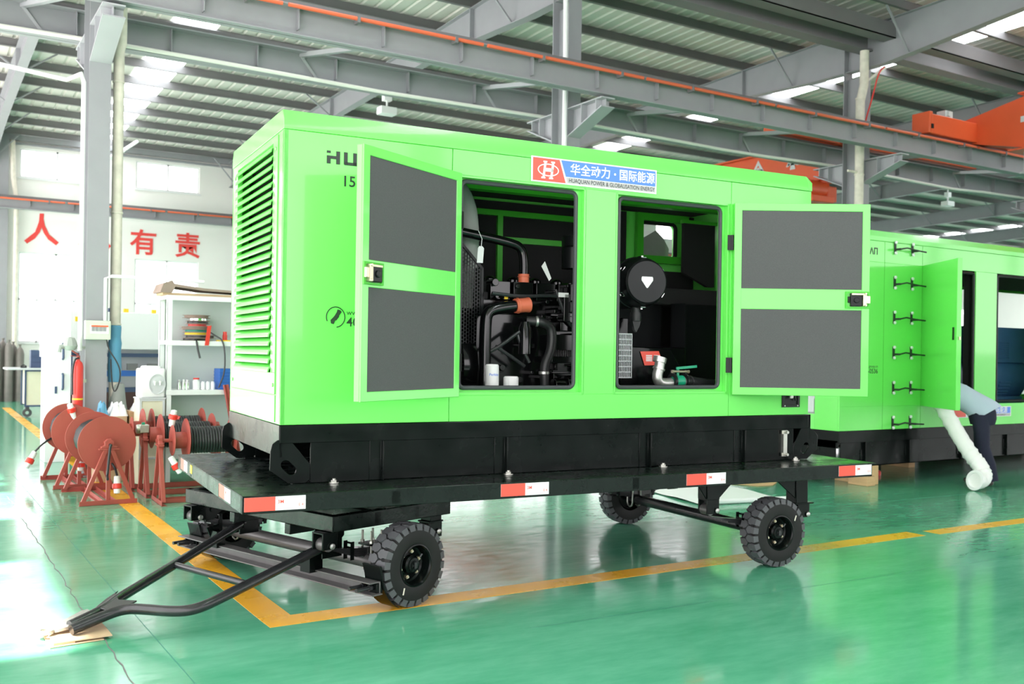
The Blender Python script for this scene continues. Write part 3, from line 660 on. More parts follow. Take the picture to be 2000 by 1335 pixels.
# engine bay
b = MB(); b.box(1.62, 3.0, .55, 1.15, 1.2, 1.95); b.box(1.7, 2.95, .6, 1.1, 1.95, 2.12)
for i in range(6):
    x = 1.72 + i * .2; b.box(x, x + .17, .52, .95, 2.06, 2.2); b.lathe([(.05, 0), (.05, .03), (.02, .05), (0, .05)], (x + .08, .7, 2.2), n=12)
b.box(2.24, 2.56, .42, .62, 1.62, 1.8); b.box(2.3, 2.6, .45, .6, 1.83, 1.9); b.box(2.2, 2.75, .4, .6, 1.58, 1.63); b.box(2.25, 2.7, .46, .6, 1.22, 1.5)
for i in range(22): x = 2.24 + i * .016; b.box(x, x + .008, .405, .425, 1.6, 1.68)
b.cyl((2.3, .38, 1.4), (2.75, .38, 1.4), .085); b.cyl((2.2, .38, 1.4), (2.3, .38, 1.4), .06)
for i in range(26):
    x, z, y = R.uniform(1.68, 2.7), R.uniform(1.3, 2.15), R.uniform(.44, .56); sx, sz = R.uniform(.02, .07), R.uniform(.02, .06)
    b.box(x, x + sx, y, .6, z, z + sz)
for i in range(26):
    x, z, y = R.uniform(1.68, 2.7), R.uniform(1.3, 2.2), R.uniform(.42, .5); r = R.uniform(.008, .03)
    b.cyl((x, y, z), (x, .6, z), r, n=10)
b.cyl((1.62, .8, 1.55), (1.5, .8, 1.55), .3, n=24)
eng = part(GEN, 'engine', b, 'engine_black', bev=.004)
b = MB(); b.tube([(1.2, .55, 2.6), (1.45, .55, 2.56), (1.93, .55, 2.5), (2.0, .55, 2.46), (2.02, .55, 2.38), (2.02, .55, 2.26)], .036, 14, smooth=2); part(eng, 'intake_pipe', b, 'engine_black')
b = MB(); b.cyl((2.02, .55, 2.2), (2.02, .55, 2.265), .043); b.tube([(2.02 + .045 * math.cos(a), .55 + .045 * math.sin(a), 2.245) for a in [i * PI / 8 for i in range(16)]], .004, 6, closed=True); part(eng, 'rubber_coupling', b, 'coupler')
b = MB(); b.tube([(1.635, .42, 1.38), (1.632, .42, 1.86), (1.65, .42, 1.96), (1.75, .42, 1.99), (1.9, .42, 2.01)], .045, 14, smooth=2); part(eng, 'charge_pipe', b, 'engine_black')
b = MB(); b.cyl((1.88, .42, 2.008), (1.985, .42, 2.02), .055); b.lathe([(.057, 0), (.06, .004), (.06, .014), (.057, .018)], (1.895, .42, 2.01), (1, 0, .1)); b.lathe([(.055, 0), (.058, .02), (.058, .03), (.045, .035)], (1.97, .42, 2.018), (1, 0, .1)); part(eng, 'rubber_coupling', b, 'coupler')
b = MB(); b.tube([(2.0, .45, 1.9), (2.1, .4, 1.895), (2.19, .4, 1.86), (2.2, .4, 1.75), (2.18, .4, 1.65), (2.13, .4, 1.56), (2.14, .4, 1.4), (2.14, .4, 1.3)], .036, 12, smooth=2); part(eng, 'coolant_hose', b, 'hose_rubber')
b = MB(); b.lathe([(.038, 0), (.041, .003), (.041, .018), (.038, .02)], (2.06, .42, 1.896), (1, -.3, 0)); part(eng, 'hose_clamp', b, 'silver_fit')
b = MB(); b.lathe([(.038, 0), (.041, .003), (.041, .022), (.038, .024)], (2.13, .4, 1.49)); part(eng, 'hose_clamp', b, 'silver_fit')
for p in ([(1.6, .43, 1.62), (1.75, .4, 1.7), (1.92, .4, 1.82), (2.0, .42, 1.84)], [(1.72, .42, 1.7), (1.85, .4, 1.62), (1.96, .4, 1.55)], [(1.9, .41, 1.8), (1.93, .4, 1.7), (2.0, .4, 1.58)], [(2.25, .45, 2.15), (2.3, .42, 2.0), (2.35, .42, 1.9), (2.42, .44, 1.85)], [(1.7, .45, 2.1), (1.95, .43, 2.08), (2.25, .45, 2.11), (2.4, .44, 2.05)]):
    b = MB(); b.tube(p, .014, 8, smooth=2); part(eng, 'hose', b, 'cable')
b = MB(); b.lathe([(0, 0), (.05, .005), (.05, .2), (.04, .22), (.03, .25)], (1.96, .4, 1.64), n=16); part(eng, 'pump', b, 'engine_black')
for x, z0, z1, r in ((1.672, 1.3, 1.555, .055), (1.835, 1.3, 1.465, .058)):
    b = MB(); b.lathe([(r * .8, z0), (r, z0 + .01), (r, z1), (r * .85, z1 + .01), (0, z1 + .012)], (x, .38, 0), n=20); of = part(eng, 'oil_filter', b, 'white')
    b = MB(); b.text('Perkins', .028, (x - .04, .38 - r - .001, z1 - .06), ext=0, bold=.01); part(of, 'print', b, 'blue') if False else None
    b2 = MB(); bs = len(b2.v); b2.text('Perkins', .026, (-.042, 0, z1 - .075), ext=0, bold=.01)
    for i, p in enumerate(b2.v): a = p.x / r; b2.v[i] = V3((x + (r + .001) * math.sin(a), .38 - (r + .001) * math.cos(a), p.z))
    o = part(eng, 'filter_print', b2, 'blue_sign')
b = MB(); b.box(2.35, 2.5, .38, .5, 1.97, 2.06); b.box(2.3, 2.36, .4, .5, 1.9, 2.12); b.box(2.36, 2.56, .4, .52, 2.06, 2.2); part(eng, 'control_module', b, 'engine_black', bev=.008)
b = MB(); b.box(2.25, 2.34, .4, .404, 2.09, 2.125); part(eng, 'maker_label', b, 'white')
b = MB(); b.box(2.4, 2.52, .384, .39, 1.83, 1.94); part(eng, 'bracket_plate', b, 'brown_dark')
b = MB(); b.box(1.82, 1.85, .48, .484, 2.06, 2.1); part(eng, 'warning_label', b, 'yellow')
b = MB(); b.prism([(2.03, 2.33), (2.06, 2.37), (2.12, 2.24), (2.1, 2.22)], (0, .003, 0), (.12, .5, 0)); b.prism([(0, 0), (.05, 0), (.058, .11), (.045, .125), (.02, .125), (.008, .11)], (0, .003, 0), (1.56, .43, 2.32)); b.tube([(1.595, .432, 2.44), (1.6, .43, 2.5), (1.58, .45, 2.56)], .003, 6); part(eng, 'paper_tag', b, 'white')
# radiator with perforated guard
b = MB(); b.box(.7, 1.3, .3, 1.35, 1.2, 2.75)
rad = part(GEN, 'radiator', b, 'black_satin', bev=.01)
b = MB(); xa, xb = 1.3, 1.67
prof = [(1.3, 2.6), (1.5, 2.46), (1.655, 2.3), (1.665, 1.3), (1.3, 1.3)]
n = 17
for i in range(n + 1):
    x = xa + (xb - xa) * i / n; zt = 2.6 - max(0, x - 1.3) * .7 if x < 1.5 else 2.46 - (x - 1.5) * 1.03
    b.box(x - .004, x + .004, .555, .56, 1.3, zt)
    if i < n:
        for k in range(46):
            z = 1.31 + k * .028 + (.014 if i % 2 else 0)
            if z < zt - .02: b.box(x + .003, x + (xb - xa) / n - .003, .555, .56, z, z + .007)
b.beam((1.3, .56, 2.6), (1.5, .56, 2.46), .02, .02); b.beam((1.5, .56, 2.46), (1.665, .56, 2.29), .02, .02); b.box(1.655, 1.675, .55, .9, 1.3, 2.3); b.box(1.3, 1.67, .55, .56, 1.28, 1.31)
part(rad, 'fan_guard', b, 'black_satin')
b = MB(); pts = [(1.45, .85, 2.98), (1.55, .8, 2.93), (1.62, .78, 2.8), (1.64, .76, 2.6), (1.63, .75, 2.3), (1.64, .78, 2.0)]
b.tube(pts, .085, 16, smooth=2); part(GEN, 'wrapped_exhaust', b, 'wrap')
# air filter
b = MB(); o = V3((2.985, .28, 2.235)); ax = V3((.18, 1, .0)).normalized()
b.lathe([(0, -.02), (.165, -.018), (.178, -.005), (.18, .03), (.2, .06), (.207, .11), (.207, .16), (.215, .165), (.215, .2), (.2, .21), (.2, .48), (.12, .52), (.1, .6)], o, ax, 36)
b.cyl((2.6, .75, 2.6), (2.6, .75, 2.35), .11); b.lathe([(.13, 0), (.14, .01), (.14, .09), (.1, .1), (0, .1)], (2.62, .72, 2.52), n=20)
af = part(GEN, 'air_filter', b, 'black_satin')
b = MB(); b.tube([o + V3((0, .14, -.19)), o + V3((0, .14, -.25)), o + V3((0, .14, -.3))], .036, 12); b.lathe([(.045, -.31), (.048, -.28), (.045, -.24)], o + V3((0, .14, 0)), n=14); b.prism([(-.042, -.3), (.042, -.3), (.03, -.35), (-.0, -.4), (-.02, -.38)], (0, .03, 0), o + V3((0, .125, 0))); part(af, 'dust_valve', b, 'hose_rubber')
b = MB(); lo = o - ax * .0215; U = V3((1, -.18, 0)).normalized()
b.prism([(-.05, .03), (-.045, .04), (.045, .04), (.05, .03), (.05, .01), (.005, -.05), (-.005, -.05), (-.05, .01)], -ax * .001, lo, U, (0, 0, 1)); part(af, 'maker_label', b, 'white')
for a in (25, 80, 140, 200, 260, 320):
    a = math.radians(a + 10); b = MB(); rv = U * math.cos(a) + V3((0, 0, 1)) * math.sin(a); tv = -U * math.sin(a) + V3((0, 0, 1)) * math.cos(a)
    c = o + rv * .2 + ax * .05; b.tube([c - tv * .018 + ax * .07 + rv * .012, c - tv * .018, c + tv * .018, c + tv * .018 + ax * .07 + rv * .012], .004, 6); b.beam(c + ax * .03 + rv * .012, c + ax * .09 + rv * .012, .016, .008, rv); part(af, 'clip', b, 'chrome')
# alternator end, terminal box, grille, plate
b = MB(); b.box(2.85, 3.62, .58, 1.3, 1.2, 1.72); b.prism([(2.9, 1.72), (3.1, 1.72), (3.4, 1.7), (3.62, 1.4), (3.62, 1.2), (2.9, 1.2)], (0, .1, 0), (0, .5, 0)); alt = part(GEN, 'alternator', b, 'engine_black', bev=.01)
b = MB(); b.prism([(3.085, 1.68), (3.27, 1.685), (3.32, 1.57), (3.13, 1.565)], (0, .004, 0), (0, .49, 0)); pl_ = part(alt, 'data_plate', b, 'red_sign')
b = MB()
for x, z, ww, h in ((3.14, 1.6, .06, .05), (3.22, 1.6, .06, .05)):
    for k in range(4): b.box(x, x + ww, .486, .489, z + k * .014, z + k * .014 + .009)
part(pl_, 'print', b, 'white') if False else part(alt, 'plate_print', b, 'white')
b = MB(); gx0, gx1, gz0, gz1 = 2.84, 3.0, 1.465, 1.82
for i in range(11): x = gx0 + (gx1 - gx0) * i / 10; b.box(x - .003, x + .003, .494, .5, gz0, gz1)
for i in range(9): z = gz0 + (gz1 - gz0) * i / 8; b.box(gx0, gx1, .49, .5, z - .004, z + .004)
b.rframe(gx0 - .005, gx1 + .005, gz0 - .005, gz1 + .005, .008, (0, .01, 0), (0, .492, 0)); part(alt, 'vent_grille', b, 'grey_panel')
b = MB(); b.box(3.615, 4.4, .78, .8, 1.2, 2.1); b.box(3.615, 3.63, .6, .8, 1.2, 2.1); b.box(3.05, 3.62, .95, .97, 1.6, 2.1); b.cyl((3.8, .77, 1.95), (3.8, .78, 1.95), .006); part(GEN, 'control_cabinet', b, 'black_satin')
b = MB(); b.prism(rrect(3.45, 4.35, 2.1, 2.24, .03, 3), (0, .5, 0), (0, .82, 0)); part(GEN, 'foam_hood', b, 'foam_dark', bev=.01)
b = MB(); b.box(4.02, 4.38, 1.16, 1.2, 2.42, 2.9); b.prism([(4.02, 2.42), (4.38, 2.42), (4.38, 2.3), (4.3, 2.3)], (0, .04, 0), (0, 1.16, 0)); part(GEN, 'rear_door_leaf', b, 'foam_dark')
b = MB(); b.box(4.0, 4.4, 1.15, 1.19, 2.88, 2.91); part(GEN, 'rear_door_trim', b, 'green_inner')
# drain fitting and hose
b = MB(); b.tube([(3.09, .22, 1.62), (3.085, .22, 1.56), (3.06, .22, 1.48), (3.08, .22, 1.435), (3.13, .22, 1.425), (3.2, .22, 1.43)], .042, 14, smooth=1); b.cyl((3.08, .22, 1.595), (3.09, .22, 1.635), .055, n=12); b.cyl((3.075, .22, 1.535), (3.08, .22, 1.55), .05, n=12); b.cyl((3.3, .22, 1.44), (3.4, .22, 1.44), .04)
dr = part(GEN, 'drain_pipe', b, 'silver_fit')
b = MB(); b.cyl((3.22, .22, 1.44), (3.31, .22, 1.445), .048); b.cyl((3.265, .22, 1.44), (3.265, .22, 1.55), .012); b.beam((3.235, .2, 1.548), (3.43, .19, 1.565), .02, .012, (0, 1, 0)); part(dr, 'green_valve', b, 'valve_green')
b = MB()
for x in (3.205, 3.325):
    b.frame(circle(x * 0, 0, .066, 20), circle(0, 0, .04, 20), (.018, 0, 0), (x, .22, 1.442), (0, 1, 0), (0, 0, 1))
    for zz in (-.075, .075): b.box(x - .002, x + .02, .2, .24, 1.442 + zz - .02, 1.442 + zz + .02)
part(dr, 'flange', b, 'black_satin')
b = MB()
for zz in (-.08, .08): b.cyl((3.19, .2, 1.442 + zz), (3.36, .2, 1.442 + zz), .009, n=8); b.lathe([(.014, 0), (.014, .012), (0, .012)], (3.2, .195, 1.442 + zz), (-1, 0, 0), n=6); b.lathe([(.014, 0), (.014, .012), (0, .012)], (3.345, .195, 1.442 + zz), (1, 0, 0), n=6)
part(dr, 'bolt', b, 'brass')
b = MB(); b.tube([(3.36, .22, 1.445), (3.5, .23, 1.425), (3.7, .25, 1.41), (4.0, .3, 1.4)], .046, 14, smooth=1); b.tube([(3.39 + .0, .22 + .048 * math.cos(a), 1.44 + .048 * math.sin(a)) for a in [i * PI / 8 for i in range(16)]], .005, 6, closed=True); part(dr, 'drain_hose', b, 'hose_rubber')
# ------------------------------------------------------------------ trailer
TR = thing('flatbed_trailer', 'black four wheel flatbed trailer with drawbar carrying the open green generator', 'trailer', (1.997, 6.006, 0), -.079)
DX0, DX1, DY0, DY1, DZ0, DZ1 = -.315, 4.757, -.423, 2.04, .688, .795
b = MB(); b.box(DX0, DX1 + .05, DY0 + .004, DY1, DZ1 - .012, DZ1)
b.box(DX0, DX1, DY0, DY0 + .05, DZ0, DZ1 - .002); b.box(DX0, DX1, DY1 - .05, DY1, DZ0, DZ1 - .002); b.box(DX0, DX0 + .05, DY0, DY1, DZ0, DZ1 - .002); b.box(DX1 - .05, DX1, DY0, DY1, DZ0, DZ1 - .002); b.box(DX1 - .05, DX1 + .05, DY0 + .05, DY1, DZ0, DZ0 + .008)
for x in (.6, 1.5, 2.4, 3.3, 4.1): b.box(x, x + .06, DY0, DY1, DZ0 + .01, DZ1 - .012)
for y in (.25, 1.35): b.box(DX0, DX1, y, y + .07, DZ0 + .005, DZ1 - .012)
part(TR, 'deck', b, 'deck_black', bev=.003)
def marker(O, U, ln=.362, h=.082, lab=None):
    O, U = V3(O), V3(U); N = V3((U.y, -U.x, 0)); b = MB(); W = V3((0, 0, 1))
    q = lambda u, v, e: O + U * u + W * v + N * e
    b.prism([(0, 0), (ln, 0), (ln, h), (0, h)], N * .002, O, U, W, m=0)
    b.add([q(0, 0, .0025), q(ln * .5, 0, .0025), q(ln * .5, h, .0025), q(0, h, .0025)], [(0, 1, 2, 3)], 1)
    b.text('3M', .03, q(ln * .535, h * .5, .003), U, W, N, bold=.01, ext=0, m=1); b.text('E 4', .024, q(ln * .88, h * .25, .003), U, W, N, ext=0, m=1)
    part(TR, 'reflector', b, ['white', 'red_sign'], label=lab)
for x in (-.305, 1.36, 2.875, 4.385): marker((x, DY0, .703), (1, 0, 0))
marker((DX0, .28, .703), (0, -1, 0), .36); marker((DX0, 1.86, .703), (0, -1, 0), .3)
b = MB(); b.box(DX0 - .003, DX0, 1.34, 1.42, .72, .78); part(TR, 'sticker', b, 'yellow')
# wheel prototype: outer face towards -y, hub at the origin
def wheel_meshes():
    Rr, Wd = .27, .165
    b = MB(); b.lathe([(.128, .0), (.135, -.004), (.15, -.006), (.2, -.008), (.238, -.002), (.25, .012), (.252, .03), (.252, Wd - .03), (.25, Wd - .012), (.238, Wd + .002), (.2, Wd + .008), (.15, Wd + .006), (.135, Wd + .004), (.128, Wd)], (0, -Wd / 2, 0), (0, 1, 0), 48, m=1)
    N = 24
    for sd in (0, 1):
        for i in range(N):
            a0 = 2 * PI * (i + .5 * sd) / N; da = 2 * PI / N
            pl = [(.5, -.006), (.86, .012), (.95, .036), (.84, .05), (.86, .079), (.14, .079), (.16, .05), (.05, .036), (.14, .012)]
            vs = []
            for rr in (.246, Rr):
                for t, wv in pl:
                    r2 = rr if wv < .07 else (rr - .004 if rr > .25 else rr - .012)
                    y = (wv if sd else -wv); a = a0 + t * da; vs.append((r2 * math.cos(a), y, r2 * math.sin(a)))
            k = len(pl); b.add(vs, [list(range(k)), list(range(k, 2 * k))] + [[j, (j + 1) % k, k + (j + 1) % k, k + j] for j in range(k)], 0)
            # shoulder rib going down the sidewall
            vs = []
            for t in (.14, .86):
                for r2, y in ((.262, .079), (.226, .088), (.226, .078), (.25, .07)):
                    a = a0 + t * da; vs.append((r2 * math.cos(a), y if sd else -y, r2 * math.sin(a)))
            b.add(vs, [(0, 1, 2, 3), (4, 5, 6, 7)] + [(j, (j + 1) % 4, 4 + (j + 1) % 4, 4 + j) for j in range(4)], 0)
    tyre = b.mesh('wheel', ['rubber_lit', 'rubber_side'])
    b = MB(); b.lathe([(.136, -.084), (.138, -.09), (.13, -.092), (.122, -.082), (.12, -.04), (.116, -.02), (.105, -.012), (.075, -.014), (.062, -.02), (.06, -.05), (.05, -.058), (.047, -.06), (.046, -.068), (.03, -.07), (.028, -.076), (0, -.076)], (0, 0, 0), (0, 1, 0), 36)
    b.lathe([(.136, .084), (.13, .09), (.12, .07), (.115, .0), (.06, .01), (0, .02)], (0, 0, 0), (0, 1, 0), 36)
    rim = b.mesh('rim', ['black'])
    b = MB(); b.lathe([(.012, 0), (.012, -.014), (.007, -.014), (.007, -.022), (0, -.022)], (0, -.012, 0), (0, 1, 0), 8); b.lathe([(.017, .002), (.017, -.003)], (0, -.012, 0), (0, 1, 0), 12)
    nut = b.mesh('lug_nut', ['brass'])
    b = MB(); b.cyl((.03, -.088, .05), (.045, -.092, .07), .008, n=8); b.box(-.02, .02, -.078, -.07, -.006, .006)
    b.box(-.012, .012, -.086, -.08, -.02, .02)
    cap = b.mesh('hub_cap', ['axle'])
    b = MB(); b.box(-.005, .005, -.0925, -.09, -.022, .022); mk = b.mesh('paint_mark', ['pipe_beige'])
    return tyre, rim, nut, cap, mk
WM = wheel_meshes()
def wheel(x, y, rz, spin, front):
    o = bpy.data.objects.new('wheel', WM[0]); link(o, TR); o.location = (x, y, .27); o.rotation_euler = (0, 0, rz)
    k = bpy.data.objects.new('rim', WM[1]); link(k, o)
    if front:
        for i in range(6):
            a = 2 * PI * i / 6 + spin; q = bpy.data.objects.new('lug_nut', WM[2]); link(q, o); q.location = (.083 * math.cos(a), -.002, .083 * math.sin(a))
        k = bpy.data.objects.new('hub_cap', WM[3]); link(k, o)
        k = bpy.data.objects.new('paint_mark', WM[4]); link(k, o); a = -2.2 if front == 1 else .62; k.location = (.185 * math.cos(a), 0, .185 * math.sin(a)); k.rotation_euler = (0, -a + 1.2 if front == 1 else .35, 0)
    return o
TH = math.radians(22); BC = (.44, .80)
Ub = V3((math.cos(TH), math.sin(TH), 0)); Vv = V3((-math.sin(TH), math.cos(TH), 0)); Ob = V3((*BC, 0))
BX = lambda b: b.xf(Ob, Ub, Vv, (0, 0, 1))
def bog(x, y): p = Ob + Ub * x + Vv * y; return p.x, p.y
HX = -.05
p = bog(HX, -1.065); wheel(p[0], p[1], TH, .3, 1); p = bog(HX, .99); wheel(p[0], p[1], TH + PI, .3, 0)
wheel(3.87, -.24, 0, .52, 2); wheel(3.87, 1.83, PI, .5, 3)
# turntable frame
b = MB(); fx0, fx1, fy = -.45, .62, .80; z0, z1 = .485, .59
fz = .95
b.box(fx0, fx1, -fy, -fy + .012, z0, z1); b.box(fx0, fx1, fz - .012, fz, z0, z1)
for q0, q1 in ((-fy, -fy + .06), (fz - .06, fz)): b.box(fx0, fx1, q0, q1, z1 - .01, z1); b.box(fx0, fx1, q0, q1, z0, z0 + .01)
for x in (fx0, fx1 - .012): b.box(x, x + .012, -fy, fz, z0, z1)
for x in (fx0, fx1 - .05): b.box(x, x + .05, -fy, fz, z1 - .01, z1); b.box(x, x + .05, -fy, fz, z0, z0 + .01)
for x in (-.1, .25): b.box(x, x + .06, -fy, fz, z0 + .01, z1 - .01)
for y in (-.35, .3): b.box(fx0, fx1, y, y + .06, z0 - .07, z0)
part(TR, 'turntable_frame', BX(b), 'deck_black', bev=.004)
b = MB(); b.frame(circle(.08, 0, .46, 40), circle(.08, 0, .40, 40), (0, 0, .1), (0, 0, .59), (1, 0, 0), (0, 1, 0)); part(TR, 'slewing_ring', BX(b), 'black')
def hanger(b, x, y, zt, zb, rev=1):
    b.box(x - .06, x + .06, y - .055, y + .055, zt - .012, zt)
    for s in (-1, 1): b.box(x - .06, x + .06, y + s * .05 - .006, y + s * .05 + .006, zb, zt)
def hang_bush(b, x, y, z): b.cyl((x, y - .043, z), (x, y + .043, z), .042, n=16)
def spring(y, xa, xm, xb, z, XF, zl, stud=True):
    b = MB()
    for i in range(6):
        f = 1 - i * .15; pts = []
        for k in range(13):
            t = -1 + 2 * k / 12; x = xm + t * f * ((xm - xa) if t < 0 else (xb - xm)); pts.append((x, z - .045 * (1 - (t * f) ** 2) - i * .0115))
        b.prism(pts + [(q[0], q[1] - .0105) for q in pts[::-1]], (0, .06, 0), (0, y - .03, 0), (1, 0, 0))
    sp = part(TR, 'leaf_spring', XF(b), 'axle')
    for x in (xm - .2, xm + .2):
        b = MB(); b.box(x - .012, x + .012, y - .036, y + .036, z - .035, z - .028); b.box(x - .014, x + .014, y - .038, y - .032, z - .11, z + .01); b.box(x - .014, x + .014, y + .032, y + .038, z - .11, z + .01); b.cyl((x, y - .045, z), (x, y + .045, z), .007, n=8)
        part(sp, 'spring_clip', XF(b), 'black')
    for x in (xm - .045, xm + .045):
        b = MB(); b.tube([(x, y - .045, z + .06), (x, y - .045, zl - .02), (x, y - .03, zl - .05), (x, y, zl - .062), (x, y + .03, zl - .05), (x, y + .045, zl - .02), (x, y + .045, z + .06)], .008, 8)
        for s in (-1, 1): b.cyl((x, y + s * .045, z - .02), (x, y + s * .045, z - .005), .015, n=6)
        part(sp, 'u_bolt', XF(b), 'zinc')
    b = MB(); b.box(xm - .07, xm + .07, y - .06, y + .06, z - .035, z - .022); part(sp, 'spring_plate', XF(b), 'black')
    return sp
ID = lambda b: b
HF, HRr = -.45, .50
for s, HY in ((-1, .72), (1, .82)):
    b = MB(); hanger(b, HF, s * HY, .485, .375); part(TR, 'spring_hanger', BX(b), 'black', bev=.003)
    b = MB(); hanger(b, HRr, s * HY, .44, .33); b.box(HRr - .05, HRr + .06, s * HY - .05, s * HY + .05, .44, .485); b.box(HRr - .07, HRr + .07, s * HY - .06, s * HY + .06, .435, .447)
    hg = part(TR, 'spring_hanger', BX(b), 'black', bev=.003)
    
    for x, z in ((HF, .40), (HRr, .375)): b = MB(); hang_bush(b, x, s * HY, z); part(hg, 'bush', BX(b), 'steel_tube')
    for x, z in ((HF + .01, .395), (HRr + .02, .37)):
        b = MB(); b.lathe([(.02, -.062), (.02, -.07), (.014, -.074), (0, -.074)], (x, s * HY, z), (0, 1, 0), 12); b.cyl((x, s * HY - .06, z), (x, s * HY + .07, z), .012, n=8); part(hg, 'hanger_bolt', BX(b), 'silver_fit')
    b = MB(); b.prism([(HF + .06, .355), (HF + .06, .485), (HF + .2, .485), (HF + .2, .43), (HF + .13, .37)], (0, .01, 0), (0, s * (HY - .05), 0), (1, 0, 0)); b.lathe([(.02, 0), (.02, -.012), (0, -.012)], (HF + .12, s * (HY - .05), .44), (0, 1, 0), 12); part(hg, 'stop_plate', BX(b), 'black')
    spring(s * HY, HF, HX, HRr, .385, BX, .24)
b = MB(); b.cyl((HX - .06, -1.0, .25), (HX - .06, .96, .25), .046, n=20); part(TR, 'axle', BX(b), 'steel_tube')
# brake bar in front of the front wheels with its shoes
b = MB(); cx0, cz0, cz1 = -.40, .135, .215
b.box(cx0 + .05, cx0 + .058, -1.14, 1.08, cz0, cz1); b.box(cx0 - .03, cx0 + .058, -1.14, 1.08, cz1 - .008, cz1); b.box(cx0 - .03, cx0 + .058, -1.16, 1.08, cz0, cz0 + .008)
br = part(TR, 'brake_bar', BX(b), 'steel_tube', bev=.002)
for s in (-1, 1):
    b = MB(); y = -1.065 if s < 0 else .99; prof = []
    for i in range(9): a = math.radians(178 + i * 8); prof.append((HX + .283 * math.cos(a), .27 + .283 * math.sin(a)))
    q = [(x - .008, z) for x, z in prof]
    q = [(x + (-.02 if i == 0 else 0), z + (.03 if i == 0 else 0)) for i, (x, z) in enumerate(q)]
    b.prism([(prof[0][0] - .01, prof[0][1] + .03)] + prof + q[::-1], (0, .165, 0), (0, y - .0825, 0), (1, 0, 0))
    b.box(cx0 + .03, HX - .27, y - .07, y + .07, .14, .2)
    part(br, 'brake_shoe', BX(b), 'black', bev=.003)
    for k in (-.03, .04):
        b = MB(); b.cyl((cx0 - .1, y + k, .175), (cx0 + .06, y + k, .175), .013, n=10); b.cyl((cx0 - .0, y + k, .175), (cx0 + .02, y + k, .175), .02, n=6); part(br, 'stud', BX(b), 'axle')
    b = MB(); b.prism([(cx0 - .02, .2), (cx0 + .03, .2), (cx0 + .02, .36), (cx0 - .08, .34)], (0, .012, 0), (0, s * .6, 0), (1, 0, 0)); b.box(cx0 - .075, cx0 + .03, s * .6, s * .6 + .1, .2, .33) if s < 0 else b.box(cx0 - .05, cx0 + .02, s * .6 - .08, s * .6, .2, .32); part(br, 'hanger_strap', BX(b), 'black')
# drawbar
b = MB(); rp = .031
b.tube([(-.30, .40, .39), (-1.02, .105, .236), (-1.44, -.06, .147), (-1.53, -.10, .128), (-1.63, -.165, .106), (-1.85, -.20, .06)], rp, 16, smooth=2)
b.tube([(-.40, -.64, .367), (-1.17, -.725, .204), (-1.36, -.742, .165), (-1.45, -.66, .146), (-1.535, -.36, .128), (-1.58, -.285, .118), (-1.66, -.265, .10), (-1.875, -.27, .056)], rp, 16, smooth=3)
b.tube([(-1.03, .10, .235), (-1.015, -.70, .238)], .021, 12)
db = part(TR, 'drawbar', BX(b), 'axle')
b = MB(); b.prism([(-1.47, -.02), (-1.50, -.045), (-1.545, -.17), (-1.50, -.30), (-1.535, -.31), (-1.66, -.26), (-1.67, -.14), (-1.57, -.07)], (0.0, 0, .01), (0, 0, .142), (1, 0, 0), (0, 1, 0))
for i in range(len(b.v)): p = b.v[i]; b.v[i] = V3((p.x, p.y, p.z + (p.x + 1.45) * .21 + .018))
part(db, 'gusset_plate', BX(b), 'axle', bev=.003)
b = MB(); k = 5
eye = circle(-1.965, -.15, .05, 20); hole = circle(-1.965, -.15, .024, 20)
b.frame(eye, hole, (0, 0, .022), (0, 0, .03), (1, 0, 0), (0, 1, 0))
b.prism([(-1.93, -.19), (-1.93, -.11), (-1.87, -.09), (-1.72, -.06), (-1.69, -.08), (-1.7, -.2), (-1.86, -.21)], (0, 0, .02), (0, 0, .032), (1, 0, 0), (0, 1, 0))
for i in range(len(b.v)): p = b.v[i]; b.v[i] = V3((p.x, p.y, p.z + max(0, p.x + 1.9) * .25))
part(db, 'towing_eye', BX(b), 'silver_fit', bev=.003, label='bright steel towing eye')
b = MB(); b.lathe([(.0, 0), (.03, .004), (.03, -.04), (.02, -.04)], (0, 0, 0)); 
for s, (x, y, z) in ((1, (-.34, .41, .37)), (-1, (-.42, -.64, .36))):
    b = MB(); b.box(x - .02, x + .14, y - .045, y - .035, z - .06, z + .12); b.box(x - .02, x + .14, y + .035, y + .045, z - .06, z + .12); b.cyl((x + .02, y - .06, z), (x + .02, y + .06, z), .018, n=10); part(db, 'drawbar_bracket', BX(b), 'black')
# rear legs, spring and axle
for y in (-.10, 1.68):
    b = MB()
    b.prism([(3.17, .69), (3.57, .69), (3.40, .54), (3.28, .54)], (0, .012, 0), (0, y - .05, 0), (1, 0, 0)); b.box(3.28, 3.40, y - .06, y + .06, .535, .69); hanger(b, 3.34, y, .54, .425); part(TR, 'spring_leg', b, 'black', bev=.003); b = MB()
    b.prism([(3.94, .69), (4.32, .69), (4.32, .46), (4.19, .46), (4.19, .50)], (0, .012, 0), (0, y - .05, 0), (1, 0, 0)); b.box(4.19, 4.315, y - .06, y + .06, .46, .69)
    hanger(b, 4.28, y, .46, .34); b.box(4.18, 4.38, y - .065, y + .065, .45, .462)
    hg = part(TR, 'spring_leg', b, 'black', bev=.003)
    
    for x, z in ((3.325, .455), (4.28, .39)): b = MB(); hang_bush(b, x, y, z); part(hg, 'bush', b, 'steel_tube')
    for x, z in ((3.375, .45), (4.315, .365)):
        b = MB(); b.lathe([(.02, -.062), (.02, -.07), (.014, -.074), (0, -.074)], (x, y, z), (0, 1, 0), 12); b.cyl((x, y - .06, z), (x, y + .07, z), .012, n=8); part(hg, 'hanger_bolt', b, 'silver_fit')
    spring(y, 3.36, 3.86, 4.28, .40, ID, .25)
b = MB(); b.cyl((3.87, -.18, .26), (3.87, 1.77, .26), .047, n=20); part(TR, 'axle', b, 'axle')
